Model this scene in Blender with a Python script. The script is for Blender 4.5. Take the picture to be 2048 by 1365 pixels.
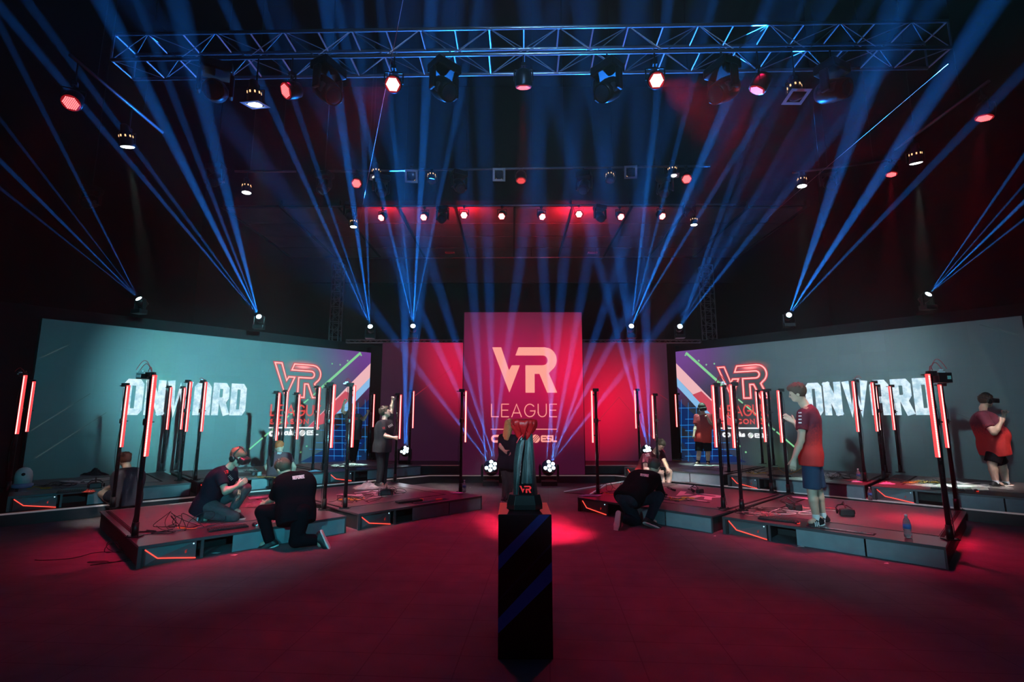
import bpy, math, random
import numpy as np
from mathutils import Vector, Matrix, Quaternion
from mathutils.bvhtree import BVHTree

sc = bpy.context.scene
for o in list(bpy.data.objects):
    bpy.data.objects.remove(o)
COL = sc.collection
R = math.radians
random.seed(7)

# ------------------------------------------------------------------ camera
FPX, CAMH = 1000.0, 1.6
PITCH = math.atan((837 - 682.5) / FPX)
cd = bpy.data.cameras.new('camera')
cam = bpy.data.objects.new('camera', cd)
COL.objects.link(cam)
sc.camera = cam
cd.sensor_width = 36.0
cd.lens = FPX / 2048.0 * 36.0
cd.clip_start = .05
cam.location = (0, 0, CAMH)
cam.rotation_euler = (math.pi / 2 + PITCH, 0, 0)
ORG = Vector((0, 0, CAMH))


def ray(px, py):
    X, Y = (px - 1024) / FPX, (682.5 - py) / FPX
    return Vector((X, math.cos(PITCH) - Y * math.sin(PITCH), math.sin(PITCH) + Y * math.cos(PITCH)))


def at(px, py, z):
    d = ray(px, py)
    return ORG + d * ((z - CAMH) / d.z)


def atY(px, py, Y):
    d = ray(px, py)
    return ORG + d * (Y / d.y)


# ------------------------------------------------------------------ world, exposure
w = bpy.data.worlds.new('world')
sc.world = w
w.use_nodes = True
bg = w.node_tree.nodes['Background']
bg.inputs[0].default_value = (.10, .16, .5, 1)
bg.inputs[1].default_value = 0.004
vs = sc.view_settings
vs.view_transform = 'Standard'
vs.look = 'None'
vs.gamma = 1
vs.exposure = 0.0
vs.use_curve_mapping = False
sc.cycles.volume_bounces = 0
sc.cycles.max_bounces = 5
sc.cycles.adaptive_threshold = .02
sc.cycles.diffuse_bounces = 2
sc.cycles.use_denoising = True
sc.cycles.sample_clamp_indirect = 3.0


# ------------------------------------------------------------------ lights
def spot(loc, aim, col, e, deg, blend=.6, size=.04, name='lamp_light'):
    l = bpy.data.lights.new(name, 'SPOT')
    l.energy, l.color, l.spot_size, l.spot_blend, l.shadow_soft_size = e, col, R(deg), blend, size
    o = bpy.data.objects.new(name, l)
    COL.objects.link(o)
    o.location = loc
    o.rotation_euler = (Vector(aim) - Vector(loc)).to_track_quat('-Z', 'Y').to_euler()
    return o


def point(loc, col, e, size=.05, name='lamp_glow'):
    l = bpy.data.lights.new(name, 'POINT')
    l.energy, l.color, l.shadow_soft_size = e, col, size
    o = bpy.data.objects.new(name, l)
    COL.objects.link(o)
    o.location = loc
    return o


TEAL, WHITE, REDL, BLUE = (.30, .78, 1.0), (.74, .93, 1.0), (1.0, .012, .06), (.012, .22, 1.0)
# two front-of-house lamps behind the photographer light each wing crosswise
spot((4.3, -4, 3.5), (-7.0, 12.2, 2.2), (.05, .66, .86), 2100, 30, .9, .05, 'front_or_fill_light')
spot((-4.1, -4, 3.3), (6.9, 12.2, 2.3), (.34, .80, .96), 3600, 30, .9, .05, 'front_or_fill_light')
spot((4.9, -4, 3.9), (-6.95, 13.0, 2.4), (.22, .84, .92), 36000, 19, 1., .06, 'front_or_fill_light')  # added spot, brightens the middle of the left screen
spot((-1.9, -3, 3.4), (-3.2, 7.4, .35), (.06, .66, .84), 1700, 18, .8, .05, 'front_or_fill_light')  # added fill for the left platform fronts
spot((2.6, -3, 3.4), (3.5, 7.6, .35), (.10, .62, .78), 1000, 19, .8, .05, 'front_or_fill_light')  # added fill for the right platform fronts
spot((.6, -3, 3.3), (.1, 3.95, 1.42), (.85, .9, 1.0), 480, 5, .6, .03, 'front_or_fill_light')  # added narrow spot to brighten the trophy and its cloth
# added overhead spots without fixtures, brightening the people on the wings
spot((-4.4, 4.6, 5.9), (-3.1, 7.6, .8), (1., .93, .85), 1700, 22, 1., .08, 'white_fill_light')
spot((-3.6, 7.6, 5.9), (-2.4, 10.4, 1.2), (1., .93, .85), 2700, 24, 1., .08, 'white_fill_light')
spot((5.2, 4.2, 5.9), (4.3, 7.1, 1.1), (1., .93, .85), 1150, 18, 1., .08, 'white_fill_light')
spot((2.4, 7.6, 5.9), (3.2, 10.9, 1.0), (1., .93, .85), 3200, 22, 1., .08, 'white_fill_light')
spot((-5.4, 5.4, 5.9), (-6.2, 8.1, .7), (1., .93, .85), 1300, 14, 1., .08, 'white_fill_light')
spot((7.4, 5.6, 5.9), (8.3, 8.7, 1.3), (1., .93, .85), 1300, 18, 1., .08, 'white_fill_light')
spot((.5, -4, 6.5), (-.1, 9.6, 1.2), (.75, .85, 1.0), 2200, 6.5, .8, .05, 'front_or_fill_light')  # added narrow spot to brighten the woman behind the trophy
spot((-4.7, -4, 3.8), (7.2, 12.3, 3.0), (.46, .84, .96), 12000, 17, 1., .06, 'front_or_fill_light')  # added spot, brightens the upper part of the right screen
# added front spots brighten the truss; after them, red wash from the grid above
spot((.4, -3, 3.0), (.6, 6.3, 6.65), (.12, .42, 1.0), 2600, 13, 1., .05, 'truss_fill_light')
spot((.4, -3.5, 5.0), (.3, 10, 6.85), (.35, .62, 1.0), 1100, 46, 1., .05, 'truss_fill_light')  # added wide fill for the lamps on the upper pipe
for x, y, tx, ty, e in ((-3.0, 6.0, -2.5, 5.9, 700), (.3, 7.0, .3, 6.6, 1900), (3.3, 6.0, 2.9, 5.9, 700),
                        (-1.8, 10, -1.4, 9.6, 800), (2.2, 10, 2.0, 9.6, 800), (-4.0, 7.4, -4.0, 7.5, 8000), (4.6, 7.4, 4.7, 7.5, 7200), (-1.6, 9.4, -1.7, 9.5, 3000), (2.9, 9.4, 3.0, 9.5, 2400)):
    spot((x, y, 6.1), (tx, ty, 0), (1, .012, .10), e * .30, 58 if e < 1200 else 46, 1.0, .15, 'red_wash_light')

# ------------------------------------------------------------------ materials
MATS = {}


def mat(name, col, rough=.6, metal=0., spec=.5, emit=None, es=0., noise=0., nscale=20., bump=0., bscale=200., alpha=None, trans=0.):
    if name in MATS:
        return MATS[name]
    m = bpy.data.materials.new(name)
    m.use_nodes = True
    nt = m.node_tree
    b = nt.nodes['Principled BSDF']
    b.inputs['Base Color'].default_value = (*col, 1)
    b.inputs['Roughness'].default_value = rough
    b.inputs['Metallic'].default_value = metal
    b.inputs['Specular IOR Level'].default_value = spec
    if trans:
        b.inputs['Transmission Weight'].default_value = trans
    if emit:
        b.inputs['Emission Color'].default_value = (*emit, 1)
        b.inputs['Emission Strength'].default_value = es
    tc = nt.nodes.new('ShaderNodeTexCoord')
    if noise:
        n = nt.nodes.new('ShaderNodeTexNoise')
        n.inputs['Scale'].default_value = nscale
        n.inputs['Detail'].default_value = 4
        nt.links.new(tc.outputs['Object'], n.inputs['Vector'])
        mx = nt.nodes.new('ShaderNodeMix')
        mx.data_type = 'RGBA'
        mx.inputs[6].default_value = (*[c * (1 - noise) for c in col], 1)
        mx.inputs[7].default_value = (*[min(1, c * (1 + noise)) for c in col], 1)
        nt.links.new(n.outputs['Fac'], mx.inputs[0])
        nt.links.new(mx.outputs[2], b.inputs['Base Color'])
    if bump:
        n = nt.nodes.new('ShaderNodeTexNoise')
        n.inputs['Scale'].default_value = bscale
        nt.links.new(tc.outputs['Object'], n.inputs['Vector'])
        bp = nt.nodes.new('ShaderNodeBump')
        bp.inputs['Strength'].default_value = bump
        bp.inputs['Distance'].default_value = .01
        nt.links.new(n.outputs['Fac'], bp.inputs['Height'])
        nt.links.new(bp.outputs[0], b.inputs['Normal'])
    MATS[name] = m
    return m


def emat(name, col, s):
    return mat(name, (.02, .02, .02), .5, emit=col, es=s)


M_BLACK = mat('black_metal', (.012, .012, .014), .38, .3, noise=.3)
M_MATT = mat('matt_black', (.012, .012, .014), .85, noise=.3)
M_PLAST = mat('black_plastic', (.014, .014, .016), .35, noise=.2)
M_ALU = mat('aluminium', (.62, .64, .68), .32, .85, noise=.12)
M_WALL = mat("black_drape", (.005, .005, .007), .95, noise=.35, nscale=3)
M_WHITEP = mat('white_paint', (.82, .82, .82), .5, noise=.05)


# ------------------------------------------------------------------ mesh builder
class MB:
    def __init__(s):
        s.v, s.f, s.sm = [], [], []

    def add(s, vs_, fs, smooth=False, M=None):
        n = len(s.v)
        s.v += [tuple(M @ Vector(v)) if M is not None else tuple(v) for v in vs_]
        s.f += [tuple(i + n for i in f) for f in fs]
        s.sm += [smooth] * len(fs)
        return s

    def box(s, x0, x1, y0, y1, z0, z1, M=None):
        v = [(x, y, z) for x in (x0, x1) for y in (y0, y1) for z in (z0, z1)]
        return s.add(v, [(0, 1, 3, 2), (4, 6, 7, 5), (0, 4, 5, 1), (2, 3, 7, 6), (0, 2, 6, 4), (1, 5, 7, 3)], False, M)

    def cbox(s, c, d, M=None):
        return s.box(c[0] - d[0] / 2, c[0] + d[0] / 2, c[1] - d[1] / 2, c[1] + d[1] / 2, c[2] - d[2] / 2, c[2] + d[2] / 2, M)

    def tube(s, p, q, r0, r1=None, n=10, M=None, cap=True):
        r1 = r0 if r1 is None else r1
        p, q = Vector(p), Vector(q)
        d = (q - p).normalized()
        a = d.orthogonal().normalized()
        b = d.cross(a)
        vs_ = []
        for c, r in ((p, r0), (q, r1)):
            for i in range(n):
                t = 2 * math.pi * i / n
                vs_.append(c + (a * math.cos(t) + b * math.sin(t)) * r)
        fs = [(i, (i + 1) % n, n + (i + 1) % n, n + i) for i in range(n)]
        s.add(vs_, fs, n > 6, M)
        if cap:
            k = len(s.v) - 2 * n
            s.f += [tuple(k + i for i in range(n - 1, -1, -1)), tuple(k + n + i for i in range(n))]
            s.sm += [False, False]
        return s

    def path(s, pts, r, n=6, M=None):
        pts = [Vector(p) for p in pts]
        vs_, fs = [], []
        a = None
        for i, p in enumerate(pts):
            d = (pts[min(i + 1, len(pts) - 1)] - pts[max(i - 1, 0)])
            d = d.normalized() if d.length > 1e-9 else Vector((0, 0, 1))
            a = d.orthogonal().normalized() if a is None else (a - d * a.dot(d))
            a = a.normalized() if a.length > 1e-6 else d.orthogonal().normalized()
            b = d.cross(a)
            for k in range(n):
                t = 2 * math.pi * k / n
                vs_.append(p + (a * math.cos(t) + b * math.sin(t)) * r)
        for i in range(len(pts) - 1):
            fs += [(i * n + k, i * n + (k + 1) % n, (i + 1) * n + (k + 1) % n, (i + 1) * n + k) for k in range(n)]
        return s.add(vs_, fs, True, M)

    def lathe(s, prof, n=20, M=None, smooth=True):
        vs_ = [(r * math.cos(2 * math.pi * i / n), r * math.sin(2 * math.pi * i / n), z) for r, z in prof for i in range(n)]
        fs = [(j * n + i, j * n + (i + 1) % n, (j + 1) * n + (i + 1) % n, (j + 1) * n + i) for j in range(len(prof) - 1) for i in range(n)]
        s.add(vs_, fs, smooth, M)
        k = len(s.v) - n * len(prof)
        if prof[0][0] > 1e-4:
            s.f.append(tuple(k + i for i in range(n - 1, -1, -1)))
            s.sm.append(False)
        if prof[-1][0] > 1e-4:
            s.f.append(tuple(k + (len(prof) - 1) * n + i for i in range(n)))
            s.sm.append(False)
        return s

    def prism(s, poly, y0, y1, M=None):
        """polygon in x,z extruded along y"""
        n = len(poly)
        vs_ = [(x, y0, z) for x, z in poly] + [(x, y1, z) for x, z in poly]
        fs = [tuple(range(n)), tuple(range(2 * n - 1, n - 1, -1))] + [(i, n + i, n + (i + 1) % n, (i + 1) % n) for i in range(n)]
        return s.add(vs_, fs, False, M)

    def slab(s, poly, z0, z1, M=None):
        n = len(poly)
        vs_ = [(x, y, z0) for x, y in poly] + [(x, y, z1) for x, y in poly]
        fs = [tuple(range(n - 1, -1, -1)), tuple(range(n, 2 * n))] + [(i, (i + 1) % n, n + (i + 1) % n, n + i) for i in range(n)]
        return s.add(vs_, fs, False, M)

    def sphere(s, c, r, n=14, M=None, sz=(1, 1, 1)):
        c = Vector(c)
        vs_, fs = [], []
        h = n // 2
        for j in range(h + 1):
            for i in range(n):
                a, b = math.pi * j / h, 2 * math.pi * i / n
                vs_.append((c.x + r * sz[0] * math.sin(a) * math.cos(b), c.y + r * sz[1] * math.sin(a) * math.sin(b), c.z + r * sz[2] * math.cos(a)))
        fs = [(j * n + i, (j + 1) * n + i, (j + 1) * n + (i + 1) % n, j * n + (i + 1) % n) for j in range(h) for i in range(n)]
        return s.add(vs_, fs, True, M)

    def mesh(s, name):
        me = bpy.data.meshes.new(name)
        me.from_pydata(s.v, [], s.f)
        me.polygons.foreach_set('use_smooth', s.sm)
        me.update()
        return me

    def build(s, name, m, parent=None, loc=(0, 0, 0), rot=(0, 0, 0), bevel=0):
        return link(name, s.mesh(name), m, parent, loc, rot, bevel)


def link(name, me, m, parent=None, loc=(0, 0, 0), rot=(0, 0, 0), bevel=0):
    o = bpy.data.objects.new(name, me)
    COL.objects.link(o)
    if m is not None and not me.materials:
        me.materials.append(m)
    o.parent = parent
    o.location = loc
    o.rotation_euler = rot
    if bevel:
        b = o.modifiers.new('bevel', 'BEVEL')
        b.width, b.segments, b.limit_method = bevel, 2, 'ANGLE'
    return o


def tag(o, label=None, cat=None, group=None, kind=None):
    if label: o['label'] = label
    if cat: o['category'] = cat
    if group: o['group'] = group
    if kind: o['kind'] = kind
    return o


def thing(name, label, cat, loc=(0, 0, 0), rz=0, group=None):
    o = bpy.data.objects.new(name, None)
    o.empty_display_size = .1
    COL.objects.link(o)
    o.location = loc
    o.rotation_euler = (0, 0, rz)
    return tag(o, label, cat, group)


CACHE = {}


def cached(key, fn):
    if key not in CACHE:
        CACHE[key] = fn().mesh(key.split('/')[0])
    return CACHE[key]


def struct(name, mb, m, **k):
    return tag(mb.build(name, m, **k), kind='structure')

# ------------------------------------------------------------------ the hall
def mat_floor():
    m = mat('carpet_floor', (.10, .09, .095), .8)
    nt = m.node_tree
    b = nt.nodes['Principled BSDF']
    tc = nt.nodes.new('ShaderNodeTexCoord')
    mp = nt.nodes.new('ShaderNodeMapping')
    mp.inputs['Rotation'].default_value = (0, 0, R(4))
    nt.links.new(tc.outputs['Object'], mp.inputs[0])
    br = nt.nodes.new('ShaderNodeTexBrick')
    br.offset = 0
    br.inputs['Scale'].default_value = .82
    br.inputs['Mortar Size'].default_value = .004
    br.inputs['Color1'].default_value = (.18, .155, .175, 1)
    br.inputs['Color2'].default_value = (.17, .148, .165, 1)
    br.inputs['Mortar'].default_value = (.125, .105, .12, 1)
    nt.links.new(mp.outputs[0], br.inputs['Vector'])
    n = nt.nodes.new('ShaderNodeTexNoise')
    n.inputs['Scale'].default_value = 3.2
    n.inputs['Detail'].default_value = 8
    nt.links.new(mp.outputs[0], n.inputs['Vector'])
    mx = nt.nodes.new('ShaderNodeMix')
    mx.data_type, mx.blend_type = 'RGBA', 'MULTIPLY'
    mx.inputs[0].default_value = .55
    nt.links.new(br.outputs['Color'], mx.inputs[6])
    nt.links.new(n.outputs['Fac'], mx.inputs[7])
    nt.links.new(mx.outputs[2], b.inputs['Base Color'])
    n2 = nt.nodes.new('ShaderNodeTexNoise')
    n2.inputs['Scale'].default_value = 160
    nt.links.new(tc.outputs['Object'], n2.inputs['Vector'])
    bp = nt.nodes.new('ShaderNodeBump')
    bp.inputs['Strength'].default_value = .35
    bp.inputs['Distance'].default_value = .004
    nt.links.new(n2.outputs['Fac'], bp.inputs['Height'])
    nt.links.new(bp.outputs[0], b.inputs['Normal'])
    return m


struct('floor', MB().box(-13, 13, -8, 20, -.2, 0), mat_floor())
struct('ceiling', MB().box(-13, 13, -8, 20, 16, 16.2), M_WALL)
struct('wall_left', MB().box(-13.2, -13, -8, 20, 0, 16), M_WALL)
struct('wall_right', MB().box(13, 13.2, -8, 20, 0, 16), M_WALL)
struct('wall_back', MB().box(-13, 13, 20, 20.2, 0, 16), M_WALL)
struct('wall_front', MB().box(-13, 13, -8.2, -8, 0, 16), M_WALL)

# lowered ceiling bay above the back of the stage, lit red by spots added at the lamps below
M_SOFF = mat('painted_board', (.20, .18, .19), .7, noise=.35, nscale=1.2)
mb = MB()
for i in range(10):
    for j in range(4):
        x0, y0 = -8.2 + i * 1.66, 13.6 + j * 1.12
        mb.box(x0, x0 + 1.6, y0, y0 + 1.06, 7.55, 7.6)
struct('ceiling', mb, M_SOFF)
mb = MB()
for i in range(11):
    mb.box(-8.26 + i * 1.66, -8.20 + i * 1.66, 13.4, 18.1, 7.5, 7.72)
for j in range(5):
    mb.box(-8.3, 8.5, 13.5 + j * 1.12, 13.58 + j * 1.12, 7.6, 7.75)
struct('trim_1', mb, M_BLACK)
struct('wall_soffit', MB().box(-8.3, 8.5, 18.1, 18.2, 6.6, 9.5), M_WALL)

# haze that makes the beams visible; it fills the whole hall
hz = MB().box(-14, 14, -9, 21, -.8, 17)
hm = bpy.data.materials.new('haze')
hm.use_nodes = True
nt = hm.node_tree
nt.nodes.clear()
a = nt.nodes.new('ShaderNodeVolumeScatter')
a.inputs['Density'].default_value = .0014
a.inputs['Anisotropy'].default_value = .2
b = nt.nodes.new('ShaderNodeOutputMaterial')
nt.links.new(a.outputs[0], b.inputs['Volume'])
hz = tag(hz.build('haze', hm), 'thin stage haze filling the dark hall', 'haze', kind='stuff')

# ------------------------------------------------------------------ stage platforms
PL0, PL1 = Vector((-2.05, 12.88)), Vector((-7.61, 7.74))
PR0, PR1 = Vector((2.57, 12.88)), Vector((7.30, 8.11))
el = PL0 + (PL1 - PL0) * 1.75
er = PR0 + (PR1 - PR0) * 1.75
SH = .19
poly = [(el.x, el.y), (PL0.x, PL0.y), (PR0.x, PR0.y), (er.x, er.y), (12.6, er.y), (12.6, 18.5), (-12.6, 18.5), (-12.6, el.y)]
M_STAGE = mat('stage_vinyl', (.028, .028, .032), .45, noise=.35, nscale=6)
st = tag(MB().slab(poly, 0, SH - .004).build('stage_platform', M_STAGE),
         'low black stage platform with angled wings and a pale front edge', 'stage')


def edge(pts, z0, z1, dep):
    mb = MB()
    for p, q in zip(pts, pts[1:]):
        p, q = Vector(p), Vector(q)
        d = (q - p).normalized()
        n = Vector((-d.y, d.x))
        a, b = p - n * .006, q - n * .006
        c, e = q + n * dep, p + n * dep
        mb.slab([a, b, c, e], z0, z1)
    return mb


M_EDGE = mat('edge_strip', (.85, .8, .8), .4, emit=(1, .62, .62), es=.10)  # faint pink emission stands in for stage light caught by the trim
edge([el, PL0, PR0, er], SH - .022, SH, .03).build('edge_trim', M_EDGE, st)['label'] = 'pale strip along the front edge'
sy = 13.25
s2 = tag(MB().slab([(-4.0, 14.95), (-2.45, sy), (3.3, sy), (4.95, 14.95), (4.95, 15.2), (-4.0, 15.2)], SH, .40).build('stage_step', M_STAGE),
         'second black step across the back of the stage, below the three red screens', 'step')
edge([(-2.45, sy), (3.3, sy)], .385, .404, .02).build('edge_trim', mat('edge_strip_red_lit', (.8, .5, .5), .4, emit=(1, .3, .35), es=.05), s2)  # red tint and emission put red stage light into the trim

M_DECK = mat('riser_deck', (.12, .09, .10), .42, noise=.25, nscale=9)
M_MARGIN = mat('riser_margin', (.075, .058, .07), .28, noise=.2, nscale=5)
M_FASC = mat('riser_fascia', (.27, .31, .34), .45, noise=.22, nscale=7, bump=.1, bscale=60)
M_SIDE = mat('riser_side', (.028, .028, .03), .6, noise=.3)
M_GROOVE = mat('groove', (.004, .004, .005), .9)
M_PAPER = mat('white_floor_vinyl', (.88, .86, .84), .45, noise=.04, emit=(1, .95, .9), es=.0)
M_REDLED = emat('red_led_strip', (1.0, .055, .035), 2.2)


def arcp(cx, cy, r, a0, a1, n=10, ry=None):
    ry = r if ry is None else ry
    return [(cx + r * math.cos(R(a0 + (a1 - a0) * i / n)), cy + ry * math.sin(R(a0 + (a1 - a0) * i / n))) for i in range(n + 1)]


# the VR emblem, drawn once: x 0..1.42, y 0..1
V_POLY = [(0, 1), (.20, 1), (.372, .49), (.43, .60), (.61, .60), (.38, 0)]
R_OUT = [(.51, .816), (.58, 1), (1.15, 1)] + arcp(1.15, .72, .268, 80, -55, 12, .28)[1:] + [(1.24, .425), (1.42, 0), (1.20, 0), (1.035, .41), (.93, .41), (.93, 0), (.73, 0), (.73, .60), (1.10, .60)]
R_IN = arcp(1.11, .708, .108, -90, 90, 8)
R_POLY = R_OUT + R_IN[1:-1] + [(1.11, .816)]


def tri_poly(mb, pts, fn):
    """fill a 2D polygon (may be concave) with triangles mapped through fn"""
    from mathutils.geometry import tessellate_polygon
    v = [Vector((p[0], p[1], 0)) for p in pts]
    tr = tessellate_polygon([v])
    mb.add([fn(*p) for p in pts], [tuple(t) for t in tr])


FW, FD, RH = 2.40, 3.0, .235
XD, YD = [], []


def riser(label, P, deg, z0, mirror, FD=3.0, logo=True, group=None, trough=False, nogap=False, sgn=1):
    t = thing('riser_platform', label, 'platform', (P.x, P.y, z0), R(deg), group)
    g0, g1 = .36, FW - .08
    if mirror:
        g0, g1 = .08, FW - .36
    fr = .58
    # frame shelf at the front and margins
    mb = MB()
    mb.box(0, FW, 0, fr, RH - .03, RH - .004)
    mb.box(0, FW, fr, FD, RH - .03, RH - .008)
    mb.build('deck', M_MARGIN, t, bevel=.004)
    MB().box(g0 + .03, g1 - .03, fr + .03, FD - .14, RH - .008, RH).build('carpet', M_DECK, t)
    mb = MB()
    mb.box(g0 - .02, g0 + .02, fr, FD - .1, RH - .009, RH - .0045)
    mb.box(g1 - .02, g1 + .02, fr, FD - .1, RH - .009, RH - .0045)
    mb.build('groove', M_GROOVE, t)
    MB().box(.02, .06, .01, FD - .02, 0, RH - .03).box(FW - .06, FW - .02, .01, FD - .02, 0, RH - .03).box(.06, FW - .06, FD - .06, FD - .02, 0, RH - .03).box(.06, FW - .06, .5, .54, 0, RH - .03).build('side_panel', M_SIDE, t)
    mb = MB()
    for a, b in ((0, .035), (.60, .63), (FW - .02, FW)):
        mb.box(a, b, 0, .03, 0, RH - .03)
    mb.box(0, FW, -.004, .02, RH - .036, RH - .006)
    mb.build('frame', mat('riser_frame', (.10, .11, .12), .4, .4), t)
    for a, b in ((.94, 1.66), (1.68, FW - .02)):
        MB().box(a, b, .004, .02, .004, RH - .038).build('fascia_panel', M_FASC, t)
    if trough:
        MB().box(1.06, 1.75, .10, .24, RH - .004, RH - .001).build('cable_tray', M_GROOVE, t)
        tr = MB().box(1.08, 1.73, .13, .22, RH - .001, RH + .001)
        tr.build('tray_cover', mat('tray_glass', (.16, .2, .22), .15, noise=.4, nscale=30), t)
    if logo:
        mb = MB()
        s = .62
        cx, cy = (g0 + g1) / 2 - .44 * s * 1.42 / .62 * .7, 1.35

        def fn(x, y):
            return (cx + x * s, cy + y * s, RH + .002)
        tri_poly(mb, V_POLY, fn)
        tri_poly(mb, R_POLY, fn)
        mb.box(cx, cx + 1.42 * s, cy - .2, cy - .15, RH + .0005, RH + .002)
        mb.build('floor_emblem', M_PAPER, t)['label'] = 'white printed letters on the deck'
    return t


def pc(P, deg, label, grp):
    t = thing('gaming_computer', label, 'computer', P, R(deg), grp)
    def body():
        mb = MB()
        # faceted front: z-x polygons at slightly different depths
        mb.box(0, .50, .03, .40, 0, .19)
        return mb
    link('case', cached('case', body), M_PLAST, t)
    def f1():
        mb = MB()
        mb.add([(0, -.0, .19), (.50, .0, .19), (.12, -.035, .075), (0, .03, .19), (.50, .03, .19), (0, .0, 0), (.5, 0, 0)],
               [(0, 2, 1), (0, 5, 2), (5, 6, 2), (6, 1, 2)])
        mb.box(0, .5, .001, .03, 0, .19)
        return mb
    link('front_panel', cached('front_panel', f1), mat('computer_front', (.20, .22, .24), .3, .5), t)
    def f2():
        mb = MB()
        mb.path([(0.005, -.006, .175), (.12, -.043, .075), (.50, -.008, .004)], .0062, 6)
        return mb
    link('light_strip', cached('light_strip', f2), M_REDLED, t)
    link('power_button', cached('power_button', lambda: MB().tube((.47, -.002, .165), (.47, -.006, .165), .008, n=8)), emat('button_light', (.5, .85, 1), 1.5), t)
    link('badge', cached('badge', lambda: MB().prism([(.39, .07), (.405, .085), (.40, .10), (.41, .115), (.385, .10)], -.016, -.012)), emat('badge_red', (.8, .03, .02), .35), t)
    return t


def dirv(deg):
    return Vector((math.cos(R(deg)), math.sin(R(deg)), 0))


def back(deg):
    return Vector((-math.sin(R(deg)), math.cos(R(deg)), 0))


GF, GB = 'raised platforms in the front row', 'raised platforms in the back row'
RS = {}
# front row
RS['LF'] = (Vector((-4.03, 5.67, 0)), 45.4, 0, True, 'outer black platform in the front row on the left wing, kneeling players on it', GF)
RS['LC'] = (Vector((-2.22, 7.53, 0)), 45.5, 0, True, 'inner black platform in the front row on the left wing, grey jacket on it', GF)
RS['RC'] = (Vector((1.15, 9.07, 0)), -45.9, 0, False, 'inner black platform in the front row on the right wing, white emblem on it', GF)
RS['RF'] = (Vector((2.96, 7.34, 0)), -45.1, 0, False, 'outer black platform in the front row on the right wing, under the standing player', GF)
# back row
ZB = SH
u = dirv(43.4)
e = Vector((-2.6 + .32, 12.98, 0))
RS['A'] = (e - u * 7.42, 43.4, ZB, True, 'outermost back-row platform on the left wing, white dome camera on it', GB)
RS['B'] = (e - u * 4.92, 43.4, ZB, True, 'middle back-row platform on the left wing, behind the crouching red-haired person', GB)
RS['C'] = (e - u * 2.42, 43.4, ZB, True, 'innermost back-row platform on the left wing, under the player with raised arms', GB)
u = dirv(-45)
e = Vector((2.43 + .32, 12.58, 0))
RS['D'] = (e, -44.6, ZB, False, 'innermost back-row platform on the right wing, seated player on its edge', GB)
RS['E'] = (e + dirv(-44.6) * 2.5, -44.6, ZB, False, 'middle back-row platform on the right wing, behind the standing player', GB)
RS['F'] = (e + dirv(-44.6) * 5.0, -44.6, ZB, False, 'outermost back-row platform on the right wing, under the headset player', GB)
PCL = {'LF': 'black computer with red light strip inside the left wing outer front platform',
       'LC': 'black computer with red light strip inside the left wing inner front platform',
       'RC': 'black computer with red light strip inside the right wing inner front platform',
       'RF': 'black computer with red light strip inside the right wing outer front platform',
       'A': 'black computer with red light strip below the white dome camera',
       'B': 'black computer in the platform end behind the headset player kneeling on the left',
       'C': 'black computer with red light strip behind the standing man reaching up a pole',
       'D': 'black computer with red light strip just left of the seated player',
       'E': 'black computer with red light strip behind the pole pair near the standing player',
       'F': 'black computer with pale facet and red strip at the outermost right back platform'}
for k, (P, dg, z0, mir, lab, grp) in RS.items():
    riser(lab, P, dg, z0, mir, 2.62 if z0 else 3.0, logo=k not in ('LF', 'RF'), group=grp, trough=k in ('RF', 'LC'))
    pp = P + dirv(dg) * .065 + back(dg) * .05 + Vector((0, 0, z0))
    pc(pp, dg, PCL[k], 'gaming computers in the platform fronts')

# ------------------------------------------------------------------ lettering helpers
def ell(cx, cy, rx, ry, a0, a1, n=14):
    return arcp(cx, cy, rx, a0, a1, n, ry)


THIN = {
    'L': (.62, [[(0, 1), (0, 0), (.62, 0)]]),
    'E': (.62, [[(.62, 1), (0, 1), (0, 0), (.62, 0)], [(0, .52), (.56, .52)]]),
    'A': (.86, [[(0, 0), (.43, 1), (.86, 0)], [(.13, .30), (.73, .30)]]),
    'G': (.92, [ell(.47, .5, .47, .5, 42, 360, 26) + [(.94, .46), (.52, .46)]]),
    'U': (.74, [[(0, 1), (0, .36)] + ell(.37, .36, .37, .36, 180, 360, 14) + [(.74, 1)]]),
    'S': (.62, [ell(.31, .755, .28, .245, 30, 180, 8) + ell(.31, .755, .28, .245, 180, 270, 5)[1:] + ell(.31, .255, .31, .255, 90, -90, 10) + ell(.31, .255, .31, .255, -90, -155, 5)[1:]]),
    'O': (.92, [ell(.46, .5, .46, .5, 0, 360, 26)]),
    'N': (.72, [[(0, 0), (0, 1), (.72, 0), (.72, 1)]]),
    '3': (.6, [ell(.29, .75, .27, .25, 150, -90, 10) + ell(.29, .25, .31, .25, 90, -150, 10)]),
    'R': (.66, [[(0, 0), (0, 1), (.36, 1)] + ell(.36, .74, .28, .26, 90, -90, 10) + [(0, .48)], [(.34, .48), (.66, 0)]]),
    'F': (.58, [[(.58, 1), (0, 1), (0, 0)], [(0, .52), (.5, .52)]]),
    'o': (.58, [ell(.29, .30, .29, .30, 0, 360, 16)]),
    'c': (.5, [ell(.29, .30, .29, .30, 50, 310, 12)]),
    'u': (.54, [[(0, .6), (0, .27)] + ell(.27, .27, .27, .27, 180, 360, 8) + [(.54, .6), (.54, 0)]]),
    'l': (.05, [[(0, .95), (0, 0)]]),
    's': (.42, [ell(.21, .45, .19, .15, 30, 270, 8) + ell(.21, .15, .21, .15, 90, -150, 8)]),
    'H': (.7, [[(0, 0), (0, 1)], [(.7, 0), (.7, 1)], [(0, .5), (.7, .5)]]),
    ' ': (.3, []),
}
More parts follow.
